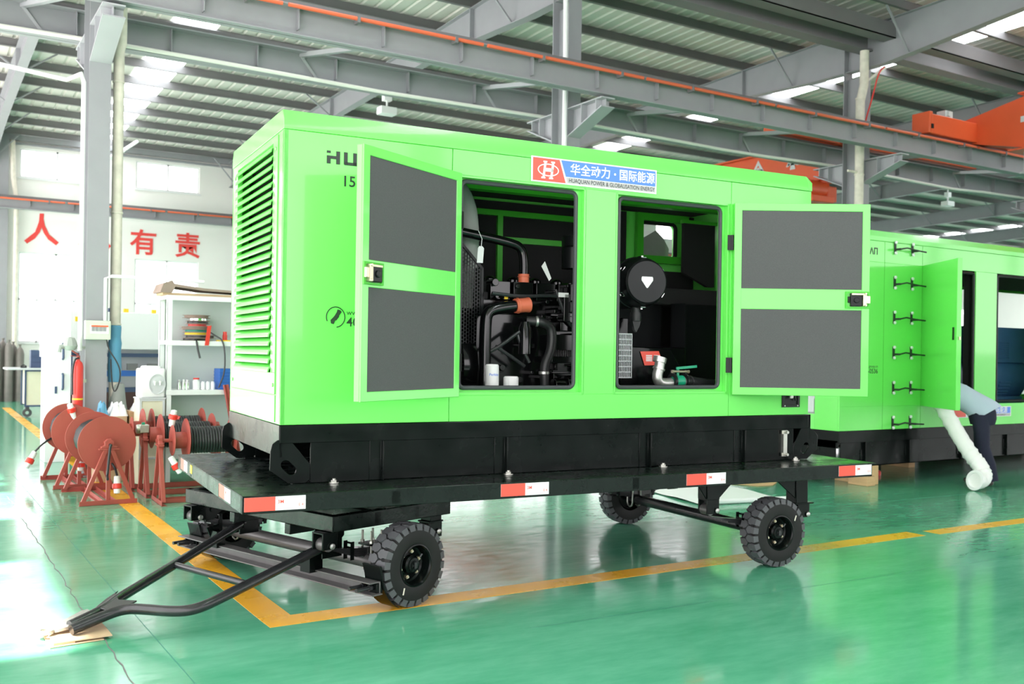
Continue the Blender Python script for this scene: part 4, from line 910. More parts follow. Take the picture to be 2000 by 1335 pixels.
# ------------------------------------------------------------------ second generator
G2X, G2Y, G2W, G2L = 10.035, 8.30, 2.3, 8.6
G2 = thing('generator_set', 'larger green generator on timber blocks with row of black rungs and one door ajar', 'generator', (G2X, G2Y, .25), off=(G2X, G2Y, .25))
x0, x1, y0, yb = G2X, G2X + G2L, G2Y, G2Y + G2W
b = MB(); b.box(x0, x1, y0, yb, .57, .72); b.box(x0 + .08, x1, y0 + .04, y0 + .052, .25, .57); b.box(x0 + .08, x1, yb - .052, yb - .04, .25, .57); b.box(x0 + .08, x1, y0 + .04, y0 + .2, .25, .265); b.box(x0, x0 + .012, y0 + .05, yb - .05, .3, .6); b.box(x0, x0 + .012, y0 + .02, yb - .02, .5, .6)
for i, x in enumerate((10.55, 11.45, 12.6, 13.7, 14.8)): b.box(x, x + .012, y0 + .0, y0 + .05, .265, .57); b.box(x - .06, x + .06, y0 + .03, y0 + .042, .33, .47) if i % 2 == 0 else b.box(x - .05, x + .05, y0 + .03, y0 + .042, .36, .5)
b.prism([(x0 - .0, .57), (x0 - .0, .44), (x0 + .12, .44)], (0, .012, 0), (0, y0 + .3, 0), (1, 0, 0))
part(G2, 'base_frame', b, 'black', bev=.003)
dz0, dz1 = 1.03, 2.912; od = ((11.745, 12.88), (13.39, 14.55))
for nm, yy in (('front_panel', y0), ('rear_panel', yb - .03)):
    b = MB(); b.box(x0, x1, yy, yy + .03, .722, dz0); b.box(x0, x1, yy, yy + .03, dz1, 3.188)
    if yy > y0: od_ = ((14.6, 16.2), (16.6, 18.4))
    else: od_ = od
    xs = [x0, od_[0][0], od_[0][1], od_[1][0], od_[1][1], x1]
    for i in (0, 2, 4): b.box(xs[i], xs[i + 1], yy, yy + .03, dz0, dz1)
    part(G2, nm, b, 'green', bev=.003)
b = MB()
for x in (10.873, 11.663): b.box(x - .003, x + .003, y0 - .0015, y0, .722, 3.188)
part(G2, 'panel_seam', b, 'green_inner')
b = MB(); b.box(x0, x0 + .03, y0 + .03, y0 + .4, .722, 3.188); b.box(x0, x0 + .03, yb - .4, yb - .03, .722, 3.188); b.box(x0, x0 + .03, y0 + .4, yb - .4, .722, .92); b.box(x0, x0 + .03, y0 + .4, yb - .4, 2.9, 3.188)
part(G2, 'end_panel', b, 'green', bev=.002); b = MB(); b.box(x1 - .03, x1, y0 + .03, yb - .03, .722, 3.188); part(G2, 'end_panel', b, 'green', bev=.002)
b = MB(); b.box(x0 + .01, x0 + .02, y0 + .42, yb - .42, .94, 1.12); b.box(x0 + .04, x0 + .05, y0 + .4, yb - .4, .92, 2.9); part(G2, 'control_window', b, 'grey_panel')
b = MB(); b.prism([(y0 - .004, 3.19), (y0 - .004, 3.25), (y0 + .06, 3.335), (yb - .06, 3.335), (yb + .004, 3.25), (yb + .004, 3.19)], (G2L, 0, 0), (x0, 0, 0), (0, 1, 0)); part(G2, 'roof_panel', b, 'green', bev=.005)
b = MB(); b.box(x0 + .1, x1 - .1, y0 + .1, yb - .1, 2.95, 3.15); b.box(12.9, 13.36, y0 + .12, y0 + .2, .8, 2.95); b.box(x0 + .1, 11.7, y0 + .05, y0 + .1, .8, 2.95); b.box(x0 + .1, 11.7, yb - .1, yb - .05, .8, 2.95); part(G2, 'foam_lining', b, 'foam_dark')
for o in od:
    b = MB(); b.tube([(x, y0 + .02, z) for x, z in rrect(o[0] + .03, o[1] - .03, dz0 + .03, dz1 - .03, .03, 4)], .022, 8, closed=True); part(G2, 'door_seal', b, 'black_satin')
for z in (3.12, 2.66, 2.2, 1.735, 1.27, .81):
    b = MB()
    for x in (11.075, 11.435):
        b.box(x - .015, x + .015, y0 - .015, y0, z - .08, z + .08); b.box(x - .012, x + .012, y0 - .10, y0 - .015, z - .035, z - .01)
    b.tube([(11.06, y0 - .1, z - .025), (11.2, y0 - .1, z + .0), (11.435, y0 - .1, z - .022), (11.60, y0 - .1, z - .03)], .010, 8); rg = part(G2, 'step_rung', b, 'ink')
    for x in (11.075, 11.435):
        b = MB()
        for zz in (-.07, .07): b.lathe([(.022, 0), (.02, .014), (0, .018)], (x, y0 - .015, z + zz), (0, -1, 0), n=10)
        part(rg, 'dome_nut', b, 'white')
# its open door
U = V3((-.6, -.92, 0)).normalized(); Vn = V3((U.y, -U.x, 0)); T2 = lambda b: b.xf((11.735, y0 - .02, 0), U, Vn, (0, 0, 1))
b = MB(); b.box(0, 1.10, 0, .06, dz0 - .01, dz1 + .01); d2 = part(G2, 'door', T2(b), 'green', bev=.005)
if T2(MB().box(0, .1, .01, .02, 0, 1)).v[7].x > T2(MB().box(0, .1, .0, .01, 0, 1)).v[7].x: ext_in = (.06, 0)
b = MB(); b.box(.99, 1.03, -.008, 0, 1.9, 2.06); b.cyl((1.01, -.014, 1.95), (1.01, -.006, 1.95), .012, n=10); b.box(.99, 1.03, .06, .068, 1.9, 2.06); part(d2, 'door_latch', T2(b), 'black_satin')
b = MB(); b.box(1.10, 1.13, .02, .04, 1.9, 1.94); part(d2, 'latch_tongue', T2(b), 'brass')
for z in (1.2, 1.9, 2.6):
    b = MB(); b.cyl((11.735, y0 - .02, z - .09), (11.735, y0 - .02, z + .09), .025, n=10); b.box(11.7, 11.735, y0 - .02, y0, z - .09, z + .09); part(d2, 'hinge', b, 'black_satin')
b = MB(); b.text('HUAQUΛП', .115, (10.735, y0 - .0015, 3.01), (1, 0, 0), bold=.03, ext=0, align='RIGHT'); part(G2, 'brand_lettering', b, 'ink'); b = MB(); b.text('group.cn', .05, (10.765, y0 - .0015, 1.535), ext=0, align='RIGHT'); part(G2, 'web_lettering', b, 'ink'); b = MB(); b.text('-0536', .085, (10.766, y0 - .0015, 1.46), ext=0, bold=.01, align='RIGHT'); part(G2, 'phone_lettering', b, 'ink')
b = MB(); sx0, sx1, sz0, sz1 = 12.25, 13.77, .84, .985
b.box(sx0, sx1, y0 - .01, y0 - .001, sz0, sz1, 0); b.box(sx0 + .02, sx0 + .42, y0 - .0115, y0 - .01, sz0 + .01, sz1 - .01, 1); b.box(sx0 + .45, sx1 - .02, y0 - .0115, y0 - .01, sz0 + .045, sz1 - .01, 2); b.box(sx0 + .46, sx1 - .02, y0 - .0115, y0 - .01, sz0 + .008, sz0 + .04, 3)
b.text('华全动力', .1, (sx0 + .5, y0 - .0125, sz0 + .058), bold=.016, ext=0, sx=1.1); b.text('·国际能源', .1, (sx1 - .5, y0 - .0125, sz0 + .058), bold=.016, ext=0, sx=.95); b.text('HUAQUAN POWER & GLOBALISATION ENERGY', .034, (sx0 + .5, y0 - .0125, sz0 + .012), ext=0, m=4, sx=1.2)
part(G2, 'brand_sign', b, ['white', 'red_sign', 'blue_sign', 'grey_sign', 'ink'])
b = MB(); ya = 8.75
b.box(13.3, 15.0, ya, ya + .9, 1.62, 2.16); b.cyl((13.15, ya + .45, 1.4), (14.95, ya + .45, 1.4), .46, n=28); b.cyl((13.1, ya + .45, 1.4), (13.16, ya + .45, 1.4), .52, n=28); b.box(13.5, 14.8, ya - .02, ya + .5, .75, 1.1)
for k in range(9): b.box(14.1, 14.45, ya - .012, ya, 1.68 + k * .03, 1.695 + k * .03)
for k in range(9): a = math.radians(190 + k * 6); b.box(14.2, 14.5, ya + .45 + .47 * math.cos(a) - .01, ya + .45 + .47 * math.cos(a) + .01, 1.4 + .47 * math.sin(a) - .012, 1.4 + .47 * math.sin(a) + .012)
al = part(G2, 'alternator', b, 'alternator_blue', bev=.006)
b = MB(); b.lathe([(.12, -.06), (.42, -.02), (.47, .02), (.47, .06)], (13.08, ya + .45, 1.4), (1, 0, 0), 28)
for k in range(12): z = 1.05 + k * .058; h = math.sqrt(max(.01, .42 ** 2 - (z - 1.4) ** 2)); b.box(13.02, 13.05, ya + .45 - h, ya + .45 + h, z, z + .03)
part(al, 'fan_grille', b, 'grey_panel')
b = MB(); b.box(13.32, 13.42, ya - .006, ya, 1.5, 1.66); part(al, 'data_plate', b, 'red_sign')
b = MB(); b.box(12.3, 12.7, 9.4, 9.7, 2.2, 2.42); b.box(13.2, 13.5, 9.5, 9.8, 2.16, 2.3); b.box(12.2, 13.0, 9.2, 9.9, .8, 1.9); part(G2, 'engine', b, 'engine_black', bev=.01)
b = MB(); b.box(14.75, 15.1, 9.9, 10.1, 1.0, 1.3); part(G2, 'terminal_box', b, 'carton_dark')
# timbers under it
for (a, c, d, e, h, lb) in ((10.68, 10.84, 8.32, 8.9, .25, 'upright square timber under the far generator, beside the trailer corner'), (10.52, 10.675, 8.24, 8.55, .125, 'low split timber offcut leaning by the upright block at the trailer corner'), (12.95, 13.1, 9.4, 9.9, .25, 'dark timber block deep beneath the far generator'), (16.6, 16.8, 8.4, 9.3, .25, 'timber block under the hidden end of far generator')):
    b = MB(); b.box(a, c, d, e, 0, h); solo('timber_block', lb, 'timber', b, 'wood', (a, d, 0), 'timber blocks under the far generator', bev=.006)
b = MB(); b.lathe([(.0, 0), (.05, 0), (.05, .05), (.03, .07), (0, .07)], (11.7, 9.0, 0), n=14); solo('paint_tin', 'small red tin on the floor under the far generator', 'tin', b, 'red', (11.7, 9.0, 0))
# white exhaust duct lying on the floor
b = MB(); pts = [(11.62, 8.04, 1.2), (11.64, 7.92, .98), (11.66, 7.72, .66), (11.66, 7.54, .42), (11.69, 7.44, .30), (11.68, 7.38, .2), (11.61, 7.34, .14), (11.53, 7.35, .125), (11.47, 7.36, .13)]
q = [V3(p) for p in pts]
for _ in range(3):
    n_ = [q[0]]
    for i in range(len(q) - 1): n_ += [q[i].lerp(q[i + 1], .25), q[i].lerp(q[i + 1], .75)]
    q = n_ + [q[-1]]
b.tube(q, [.098 + (.005 if i % 3 == 0 else -.003) + .004 * math.sin(i * 1.7) for i in range(len(q))], 18)
du = solo('exhaust_duct', 'white flexible duct running from under the open door to the floor', 'duct', b, 'duct', (11.47, 7.3, 0))
b = MB(); ax = V3((-.95, .12, .15)); b.lathe([(.085, -.02), (.095, 0), (.128, .0), (.128, .012), (.095, .014), (.085, -.03)], (11.465, 7.36, .133), ax, 24); part(du, 'flange', b, 'white')
# person bending into the far generator
def skinned(nodes, edges, sub=2):
    me = bpy.data.meshes.new('s'); me.from_pydata([n[:3] for n in nodes], edges, []); o = bpy.data.objects.new('s', me); COL.objects.link(o)
    m = o.modifiers.new('k', 'SKIN'); m.use_smooth_shade = True
    sk = me.skin_vertices[0].data if me.skin_vertices else None
    if sk is None:
        bm = bmesh.new(); bm.from_mesh(me); bm.verts.layers.skin.verify(); bm.to_mesh(me); bm.free(); sk = me.skin_vertices[0].data
    for i, n in enumerate(nodes): sk[i].radius = (n[3], n[4] if len(n) > 4 else n[3]); sk[i].use_root = (i == 0)
    s_ = o.modifiers.new('u', 'SUBSURF'); s_.levels = sub; s_.render_levels = sub
    r = bpy.data.meshes.new_from_object(o.evaluated_get(bpy.context.evaluated_depsgraph_get()))
    b = MB(); b.add([v.co.copy() for v in r.vertices], [list(p.vertices) for p in r.polygons])
    bpy.data.objects.remove(o); bpy.data.meshes.remove(me); bpy.data.meshes.remove(r); return b
D = V3((-.44, .90, 0)).normalized(); Sd = V3((.90, .44, 0)).normalized()     # facing, and to the person's right
PO = V3((12.12, 7.70, 0))
def pp(f, s_, z): return tuple(PO + D * f + Sd * s_ + V3((0, 0, z)))
nd = [(*pp(0, 0, .98), .13), (*pp(.12, 0, 1.08), .125), (*pp(.28, 0, 1.18), .135), (*pp(.43, 0, 1.26), .12), (*pp(.54, 0, 1.30), .055), (*pp(.61, 0, 1.31), .085), (*pp(.70, 0, 1.29), .09), (*pp(.77, 0, 1.24), .06)]
ed = [(i, i + 1) for i in range(7)]
FX = {-1: -.10, 1: .06}
def legs(sg): fx = FX[sg]; return [pp(.0, sg * .09, .88), pp(.0 + fx * .3, sg * .095, .50), pp(-.03 + fx * .8, sg * .095, .28), pp(-.05 + fx, sg * .1, .085)]
for sg in (-1, 1):
    k = len(nd); fx = FX[sg]; lg = legs(sg)
    nd += [(*lg[0], .095), (*lg[1], .062), (*lg[2], .055), (*lg[3], .038), (*pp(.08 + fx, sg * .11, .045), .04), (*pp(.15 + fx, sg * .12, .035), .032)]
    ed += [(0, k)] + [(k + i, k + i + 1) for i in range(5)]
    k = len(nd)
    nd += [(*pp(.42, sg * .17, 1.24), .06), (*pp(.62, sg * .2 + .06, 1.10), .045), (*pp(.82, sg * .13 + .1, 1.09), .035), (*pp(.87, sg * .13 + .12, 1.09), .032)]
    ed += [(3, k), (k, k + 1), (k + 1, k + 2), (k + 2, k + 3)]
    h = k + 3
    for j in range(4):
        k = len(nd); w_ = -.03 + j * .02; L_ = (.075, .085, .08, .065)[j]
        nd += [(*pp(.91, sg * .13 + .13 + w_, 1.085), .0095), (*pp(.91 + L_ * .6, sg * .13 + .13 + w_ * 1.15, 1.075), .0088), (*pp(.91 + L_, sg * .13 + .13 + w_ * 1.15, 1.05), .0078)]; ed += [(h, k), (k, k + 1), (k + 1, k + 2)]
    k = len(nd); nd += [(*pp(.87, sg * .13 + .12 - sg * .045, 1.08), .011), (*pp(.92, sg * .13 + .13 - sg * .06, 1.07), .009)]; ed += [(h, k), (k, k + 1)]
body = skinned(nd, ed)
PER = thing('person', 'person in pale blue shirt and navy trousers bending into the far generator', 'person', (12.12, 7.70, 0), off=(12.12, 7.70, 0))
part(PER, 'body', body, 'skin', ang=180)
hb = MB(); hb.lathe([(0, .105), (.06, .095), (.098, .04), (.1, 0), (.09, -.03), (.06, -.05)], V3(pp(.64, 0, 1.35)), V3((-.15, .1, .9)), 18); part(PER, 'hair', hb, 'hair')
# shirt: a lofted body tube with short sleeves, hem hanging over the belt
def loft(stations, n=20, cap=(False, True)):
    b = MB(); o = 0
    for c, ax, a, bb in stations:
        ax = V3(ax).normalized(); s1 = Sd; s2 = ax.cross(s1).normalized(); c = V3(c)
        for j in range(n): t = 2 * PI * j / n; b.v.append(c + s1 * math.cos(t) * a + s2 * math.sin(t) * bb)
    for i in range(len(stations) - 1):
        for j in range(n): j2 = (j + 1) % n; b.f.append([i * n + j, i * n + j2, (i + 1) * n + j2, (i + 1) * n + j]); b.m.append(0)
    for e, i in ((cap[0], 0), (cap[1], len(stations) - 1)):
        if e: b.f.append([i * n + j for j in range(n)]); b.m.append(0)
    return b
up = V3((0, 0, 1)); tx = D * .85 + up * .52
b = loft([(pp(-.07, 0, .945), D * .55 + up * .83, .185, .20), (pp(-.02, 0, .99), D * .65 + up * .75, .18, .19), (pp(.12, 0, 1.08), tx, .175, .165), (pp(.28, 0, 1.175), tx, .185, .165), (pp(.42, 0, 1.25), tx, .2, .145), (pp(.48, 0, 1.275), tx, .14, .1), (pp(.53, 0, 1.295), tx, .075, .07)])
for sg in (-1, 1): b.tube([pp(.36, sg * .12, 1.22), pp(.43, sg * .19, 1.2), pp(.53, sg * .21, 1.12)], [.105, .1, .085], 14)
part(PER, 'shirt', b, 'shirt', ang=60)
b = loft([(pp(.03, 0, 1.03), D * .5 + up, .165, .165), (pp(0, 0, .97), up, .172, .175), (pp(-.01, 0, .88), up, .175, .17), (pp(-.01, 0, .80), up, .165, .15)], cap=(True, True))
for sg in (-1, 1): lg = legs(sg); b.tube([pp(0, sg * .085, .92)] + lg[:3] + [tuple(V3(lg[3]) - up * .02)], [.115, .112, .086, .08, .078], 16)
part(PER, 'trousers', b, 'trousers', ang=60)
for sg in (-1, 1):
    fx = FX[sg]
    part(PER, 'shoe', skinned([(*pp(-.07 + fx, sg * .1, .045), .045, .045), (*pp(.06 + fx, sg * .11, .043), .05, .042), (*pp(.17 + fx, sg * .12, .035), .045, .034)], [(0, 1), (1, 2)]), 'shoe', ang=180)
# loose sheets on the floor behind the trailer
b = MB(); b.prism([(9.05, 9.2), (9.2, 8.87), (9.43, 8.84), (9.7, 9.02), (9.5, 9.35)], (0, 0, .008), (0, 0, .004), (1, 0, 0), (0, 1, 0)); solo('cardboard_sheet', 'flat cardboard sheet on the floor behind the trailer rear legs', 'cardboard', b, 'wood', (9.3, 9.1, 0))
b = MB(); b.sheet(14, 10, lambda u, v: (7.45 + 1.2 * u + .25 * v, 8.05 + 1.5 * v - .25 * u, .012 + .012 * math.sin(9 * u + 5 * v) * math.sin(7 * v)))  # thin wavy white sheet with a rolled edge
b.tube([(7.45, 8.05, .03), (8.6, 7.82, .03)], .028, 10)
solo('white_sheet', 'thin white sheet on the floor between trailer and far generator', 'plastic sheet', b, 'white', (8, 8.8, 0))
# cardboard under the towing eye
b = MB(); b.prism([(.995, 5.86), (.98, 6.3), (.68, 6.27), (.69, 5.84)], (0, 0, .006), (0, 0, .016), (1, 0, 0), (0, 1, 0)); b.prism([(.95, 5.85), (.93, 6.25), (.66, 6.2), (.67, 5.82)], (0, 0, .005), (0, 0, .002), (1, 0, 0), (0, 1, 0)); b.prism([(.69, 5.84), (.80, 5.85), (.79, 5.92), (.68, 5.9)], (0, 0, .01), (0, 0, .006), (1, 0, 0), (0, 1, 0))
cs = solo('cardboard_sheet', 'folded cardboard on the floor under the trailer towing eye', 'cardboard', b, 'cardboard', (.85, 6.05, 0))
# ------------------------------------------------------------------ cable reels
def plug(par, top, bot, cab=None):
    top, bot = V3(top), V3(bot); ax = (bot - top); L = ax.length; ax.normalize(); c = MB()
    pg = MB(); pg.lathe([(0, 0), (.03, .005), (.034, L * .45), (.036, L * .5), (.03, L * .95), (0, L)], top, ax, 14); p = part(par, 'plug', pg, 'white')
    rd = MB(); rd.lathe([(.036, L * .42), (.047, L * .45), (.049, L * .68), (.036, L * .72)], top, ax, 14); rd.beam(top + ax * L * .5 + V3((.05, 0, -.01)), top + ax * L * .72 + V3((.055, 0, -.02)), .05, .03); part(p, 'plug_collar', rd, 'red_plug')
    if cab: c.tube(cab, .012, 8, smooth=2); part(p, 'plug_cable', c, 'cable')
    return p
def reel(label, grp, O, rz, L, fl, rs, zc, coil, crank, r_drum=.09, post=True):
    t = thing('cable_reel', label, 'cable reel', O, rz, grp)
    Cz, Sn = math.cos(rz), math.sin(rz)
    hw = .28
    for x in (0, L):
        b = MB(); b.box(x - .025, x + .025, -hw - .005, hw + .005, 0, .006); b.box(x - .025 if x == 0 else x + .02, x - .02 if x == 0 else x + .025, -hw - .005, hw + .005, 0, .05)
        for s in (-1, 1): b.beam((x, s * (hw - .03), .03), (x, s * .02, zc - .03), .04, .04, (1, 0, 0))
        b.box(x + (.0 if x == 0 else -.035), x + (.035 if x == 0 else 0), -.02, .02, .0, zc - .04)
        b.box(x - .03, x + .03, -.10, .10, zc - .055, zc - .04); 
        st = part(t, 'stand', b, 'red_oxide', bev=.002)
        b = MB(); b.prism([(-.085, zc - .04), (.085, zc - .04), (.08, zc - .02), (.045, zc - .005), (.05, zc + .03), (.02, zc + .06), (-.02, zc + .06), (-.05, zc + .03), (-.045, zc - .005), (-.08, zc - .02)], (.05, 0, 0), (x - .025, 0, 0), (0, 1, 0)); part(st, 'bearing_block', b, 'red_oxide', bev=.006)
    b = MB()
    for s in (-1, 1): b.box(0, L, s * .06 - .02, s * .06 + .02, 0, .006); b.box(0, L, s * .06 - .02, s * .06 - .015, 0, .045)
    part(t, 'base_rail', b, 'red_oxide')
    b = MB(); b.cyl((-.04, 0, zc), (L + .04, 0, zc), .02, n=12); b.cyl((fl[0], 0, zc), (fl[-1], 0, zc), r_drum, n=20); part(t, 'drum', b, 'red_oxide')
    for x, r in zip(fl, rs):
        b = MB(); b.lathe([(0, -.004), (r - .002, -.004), (r, 0), (r - .002, .004), (0, .004)], (x, 0, zc), (1, 0, 0), 48); part(t, 'flange', b, 'red_oxide')
    xa, xb, rc = coil; b = MB(); n = int((xb - xa) / .03)
    for lay in range(2):
        pts = [(xa + .015 + (xb - xa - .03) * i / (n * 14), (rc - .03 * lay) * math.cos(2 * PI * i / 14), zc + (rc - .03 * lay) * math.sin(2 * PI * i / 14)) for i in range(n * 14 + 1)]
        b.tube(pts, .0145, 6, caps=False)
    part(t, 'cable_coil', b, 'cable', ang=60)
    if crank:
        b = MB(); b.tube([(-.04, 0, zc), (-.10, 0, zc), (-.11, .01, zc - .03), (-.10, .03, zc - .30), (-.12, .035, zc - .32), (-.2, .045, zc - .34)], .014, 8); part(t, 'crank_handle', b, 'cable')
    return t
GR = 'cable reels on the floor behind the trailer'
# axis along +y: local x -> world y, local y -> world -x
r1 = reel('foremost red oxide cable reel, its broad flange and crank facing the camera', GR, (1.79, 10.90, 0), PI / 2 + .02, 1.15, (.10, .92), (.292, .292), .63, (.12, .9, .2), True)
r2 = reel('red oxide cable reel just behind the foremost one, plug dangling from its flange', GR, (1.705, 12.32, 0), PI / 2 + .03, .95, (.13, .84), (.292, .292), .655, (.15, .82, .2), False)
def loc(t, p):  # world point to the thing's own frame
    return t.matrix_basis.inverted() @ V3(p)
bpy.context.view_layer.update()
plug(r2, loc(r2, (1.31, 13.1, .37)), loc(r2, (1.205, 13.05, .175)), [loc(r2, p) for p in ((1.62, 13.2, .52), (1.5, 13.15, .53), (1.38, 13.1, .45), (1.31, 13.1, .37))])
plug(r2, loc(r2, (1.66, 12.47, .80)), loc(r2, (1.60, 12.43, .985)))
plug(r1, loc(r1, (1.69, 12.12, .38)), loc(r1, (1.685, 12.1, .22)), [loc(r1, p) for p in ((1.72, 11.7, .5), (1.7, 12.0, .48), (1.69, 12.12, .38))])
plug(r1, loc(r1, (1.885, 10.96, .29)), loc(r1, (1.88, 10.93, .10)), [loc(r1, p) for p in ((1.82, 11.05, .45), (1.86, 10.95, .38), (1.885, 10.96, .29))])
r3 = reel('red oxide cable reel with its axle across the view, beside the trailer corner', GR, (2.28, 10.80, 0), -.02, .95, (.13, .27, .76), (.165, .235, .235), .66, (.28, .75, .135), False)
r4 = reel('red oxide cable reel with its axle across the view, between two like it', GR, (2.25, 11.44, 0), -.02, .95, (.05, .17, .74), (.1, .235, .235), .67, (.18, .73, .135), False)
r5 = reel('red oxide cable reel with its axle across the view, next to the cardboard boxes', GR, (2.20, 12.02, 0), -.02, 1.0, (.02, .14, .24, .82), (.14, .235, .235, .235), .70, (.25, .81, .135), True)
for t, p in ((r3, [(2.42, 10.9, .80), (2.445, 10.88, .985)]), (r3, [(2.36, 10.66, .50), (2.465, 10.64, .32)])): plug(t, loc(t, p[0]), loc(t, p[1]))
b = MB(); b.box(-.06, .04, -.06, .06, .70, .79); b.cyl((-.09, 0, .74), (-.03, 0, .74), .05, n=12); g = part(r4, 'gear_motor', b, 'zinc', bev=.006)
b = MB(); b.box(-.03, .0, -.02, .02, .79, .815); part(g, 'motor_button', b, 'valve_green')
b = MB(); b.beam((3.55, 12.1, 0), (3.37, 12.29, 1.2), .06, .02); b.beam((3.57, 12.11, 0), (3.39, 12.3, 1.2), .02, .06); solo('angle_iron', 'rust red angle iron leaning on the white shelf beside the open generator', 'angle iron', b, 'red_oxide', (3.55, 12.1, 0))
# boxes with packing on top, behind the reels
b = MB(); b.box(1.95, 2.3, 12.75, 13.15, 0, .80); solo('carton', 'tall cardboard carton under crumpled plastic, behind the cable reels', 'carton', b, 'cardboard', (2.1, 12.9, 0), bev=.004)
b = MB(); b.box(2.36, 2.62, 11.95, 12.02, .0, .0) if 0 else None
b.box(2.33, 2.62, 12.78, 13.05, 0, .86); b.prism([(2.33, 12.75), (2.62, 12.75), (2.63, 12.7), (2.34, 12.69)], (0, 0, .004), (0, 0, .85), (1, 0, 0), (0, 1, 0)); solo('carton', 'cardboard carton with flap open beside the water dispenser cabinet', 'carton', b, 'wood', (2.45, 12.9, 0), bev=.004)
b = MB(); b.prism([(2.02, .79), (2.30, .70), (2.32, .705), (2.04, .798)], (0, .2, 0), (0, 12.36, 0), (1, 0, 0)); solo('cardboard_flap', 'loose tan cardboard sheet sloping against the carton behind the reels', 'cardboard', b, 'cardboard', (2.1, 12.6, .76))
def crumple(name, label, x0_, x1_, y0_, y1_, z, h, m, seed):
    r = random.Random(seed); ph = [r.uniform(0, 6) for _ in range(8)]
    def fn(u, v):
        e = min(u, 1 - u, v, 1 - v) * 4; e = min(1, e)
        k = abs(math.sin(7 * u + ph[0] + 3 * v)) * .5 + abs(math.sin(9 * v + ph[1] - 4 * u)) * .35 + abs(math.sin(15 * u * v + ph[2])) * .3
        return (x0_ + (x1_ - x0_) * u, y0_ + (y1_ - y0_) * v, z + h * e * (.35 + k))
    b = MB(); b.sheet(20, 14, fn); b.sheet(1, 1, lambda u, v: (x0_ + (x1_ - x0_) * u, y0_ + (y1_ - y0_) * v, z)); return solo(name, label, 'packaging', b, m, ((x0_ + x1_) / 2, (y0_ + y1_) / 2, z))
crumple('plastic_bag', 'crumpled white plastic film heaped on the tall carton by the column', 2.1, 2.32, 12.76, 13.1, .80, .12, 'plastic', 3)
crumple('plastic_bag', 'blue and white packing bag on the corner of the tall carton', 1.96, 2.09, 12.76, 12.95, .80, .13, 'blue_wrap', 5)
crumple('plastic_bag', 'clear plastic bag on the carton beside the dispenser cabinet', 2.36, 2.5, 12.7, 12.95, .86, .08, 'plastic', 8)
# white shelf unit
SX0, SX1, SY0, SY1 = 2.67, 4.1, 12.33, 12.78
sh = thing('shelf_unit', 'white steel shelf unit behind the cable reels, carrying tape reels and jars', 'shelf', (SX0, SY0, 0), off=(SX0, SY0, 0))
for x, y in ((SX0, SY0), (SX1 - .04, SY0), (SX0, SY1 - .04), (SX1 - .04, SY1 - .04)):
    b = MB(); b.box(x, x + .06, y, y + .004, 0, 2.30); b.box(x if x == SX0 else x + .056, (x if x == SX0 else x + .056) + .004, y, y + .06, 0, 2.30); part(sh, 'upright', b, 'white_paint')
for z in (2.30, 1.745, 1.135, .35):
    b = MB(); b.box(SX0, SX1, SY0 - .004, SY1, z - .012, z); b.box(SX0, SX1, SY0 - .006, SY0, z - .06, z); b.box(SX0 - .002, SX0 + .002, SY0, SY1, z - .05, z); b.box(SX1 - .1, SX1 - .04, SY0 - .01, SY0, z - .08, z - .05); part(sh, 'shelf_board', b, 'white_paint', bev=.002)
b = MB(); b.box(SX0 + .02, SX1, SY1, SY1 + .004, .3, 2.3); part(sh, 'back_panel', b, 'grey_panel')
# tape reels stacked on the upper shelf
cols = ['cable', 'cable', 'yellow', 'teal', 'carton_dark', 'red', 'cable', 'chrome', 'carton_dark']
desc = ['bottom black tape reel of the stack on the upper shelf', 'thin black tape reel second from the bottom of the shelf stack', 'yellow tape reel in the lower half of the shelf stack', 'teal green tape reel above the yellow one in the shelf stack', 'dark brown tape reel between the green and red ones on the shelf', 'red tape reel in the middle of the shelf stack', 'black tape reel on top of the red one in the shelf stack', 'silver grey tape reel near the top of the shelf stack', 'topmost dark reel of the stack on the upper shelf']
z = 1.746
for i, (c, d_) in enumerate(zip(cols, desc)):
    rr = (.19, .20, .17, .17, .19, .13, .15, .13, .17)[i]; ox = R.uniform(-.03, .03); h = .036
    b = MB(); b.lathe([(.03, 0), (rr, 0), (rr, .004), (rr * .85, .005), (rr * .85, h - .006), (rr, h - .005), (rr, h - .001), (.03, h - .001), (.03, 0)], (3.09 + ox, 12.55, z), n=32, ms=[1, 1, 1, 0, 1, 1, 1, 1])
    solo('tape_reel', d_, 'tape reel', b, [c, 'carton_dark'], (3.09 + ox, 12.55, z), 'tape reels stacked on the upper shelf'); z += h
b = MB(); b.prism([(3.15, 1.93), (3.2, 1.94), (3.17, 1.69), (3.12, 1.69)], (0, .004, 0), (0, 12.31, 0), (1, 0, 0)); b.box(3.15, 3.2, 12.312, 12.45, 1.93, 1.934); solo('tape_strip', 'red tape strip hanging over the edge of the upper shelf', 'tape', b, 'red', (3.15, 12.31, 1.8))
b = MB(); b.tube([(3.02, 12.45, 1.757), (3.02, 12.32, 1.757), (3.03, 12.3, 1.65), (3.06, 12.29, 1.53)], .012, 6, smooth=1); solo('cable', 'short black cable end hanging below the upper shelf', 'cable', b, 'cable', (3.02, 12.4, 1.757))
b = MB(); b.tube([(3.2, 12.4, 1.86), (3.28, 12.34, 1.8), (3.34, 12.31, 1.76), (3.37, 12.30, 1.6), (3.37, 12.30, 1.35), (3.30, 12.32, 1.16)], .01, 6, smooth=2); solo('cable', 'long thin black cable hanging from the upper shelf past the blue box', 'cable', b, 'cable', (3.3, 12.3, 1.7))
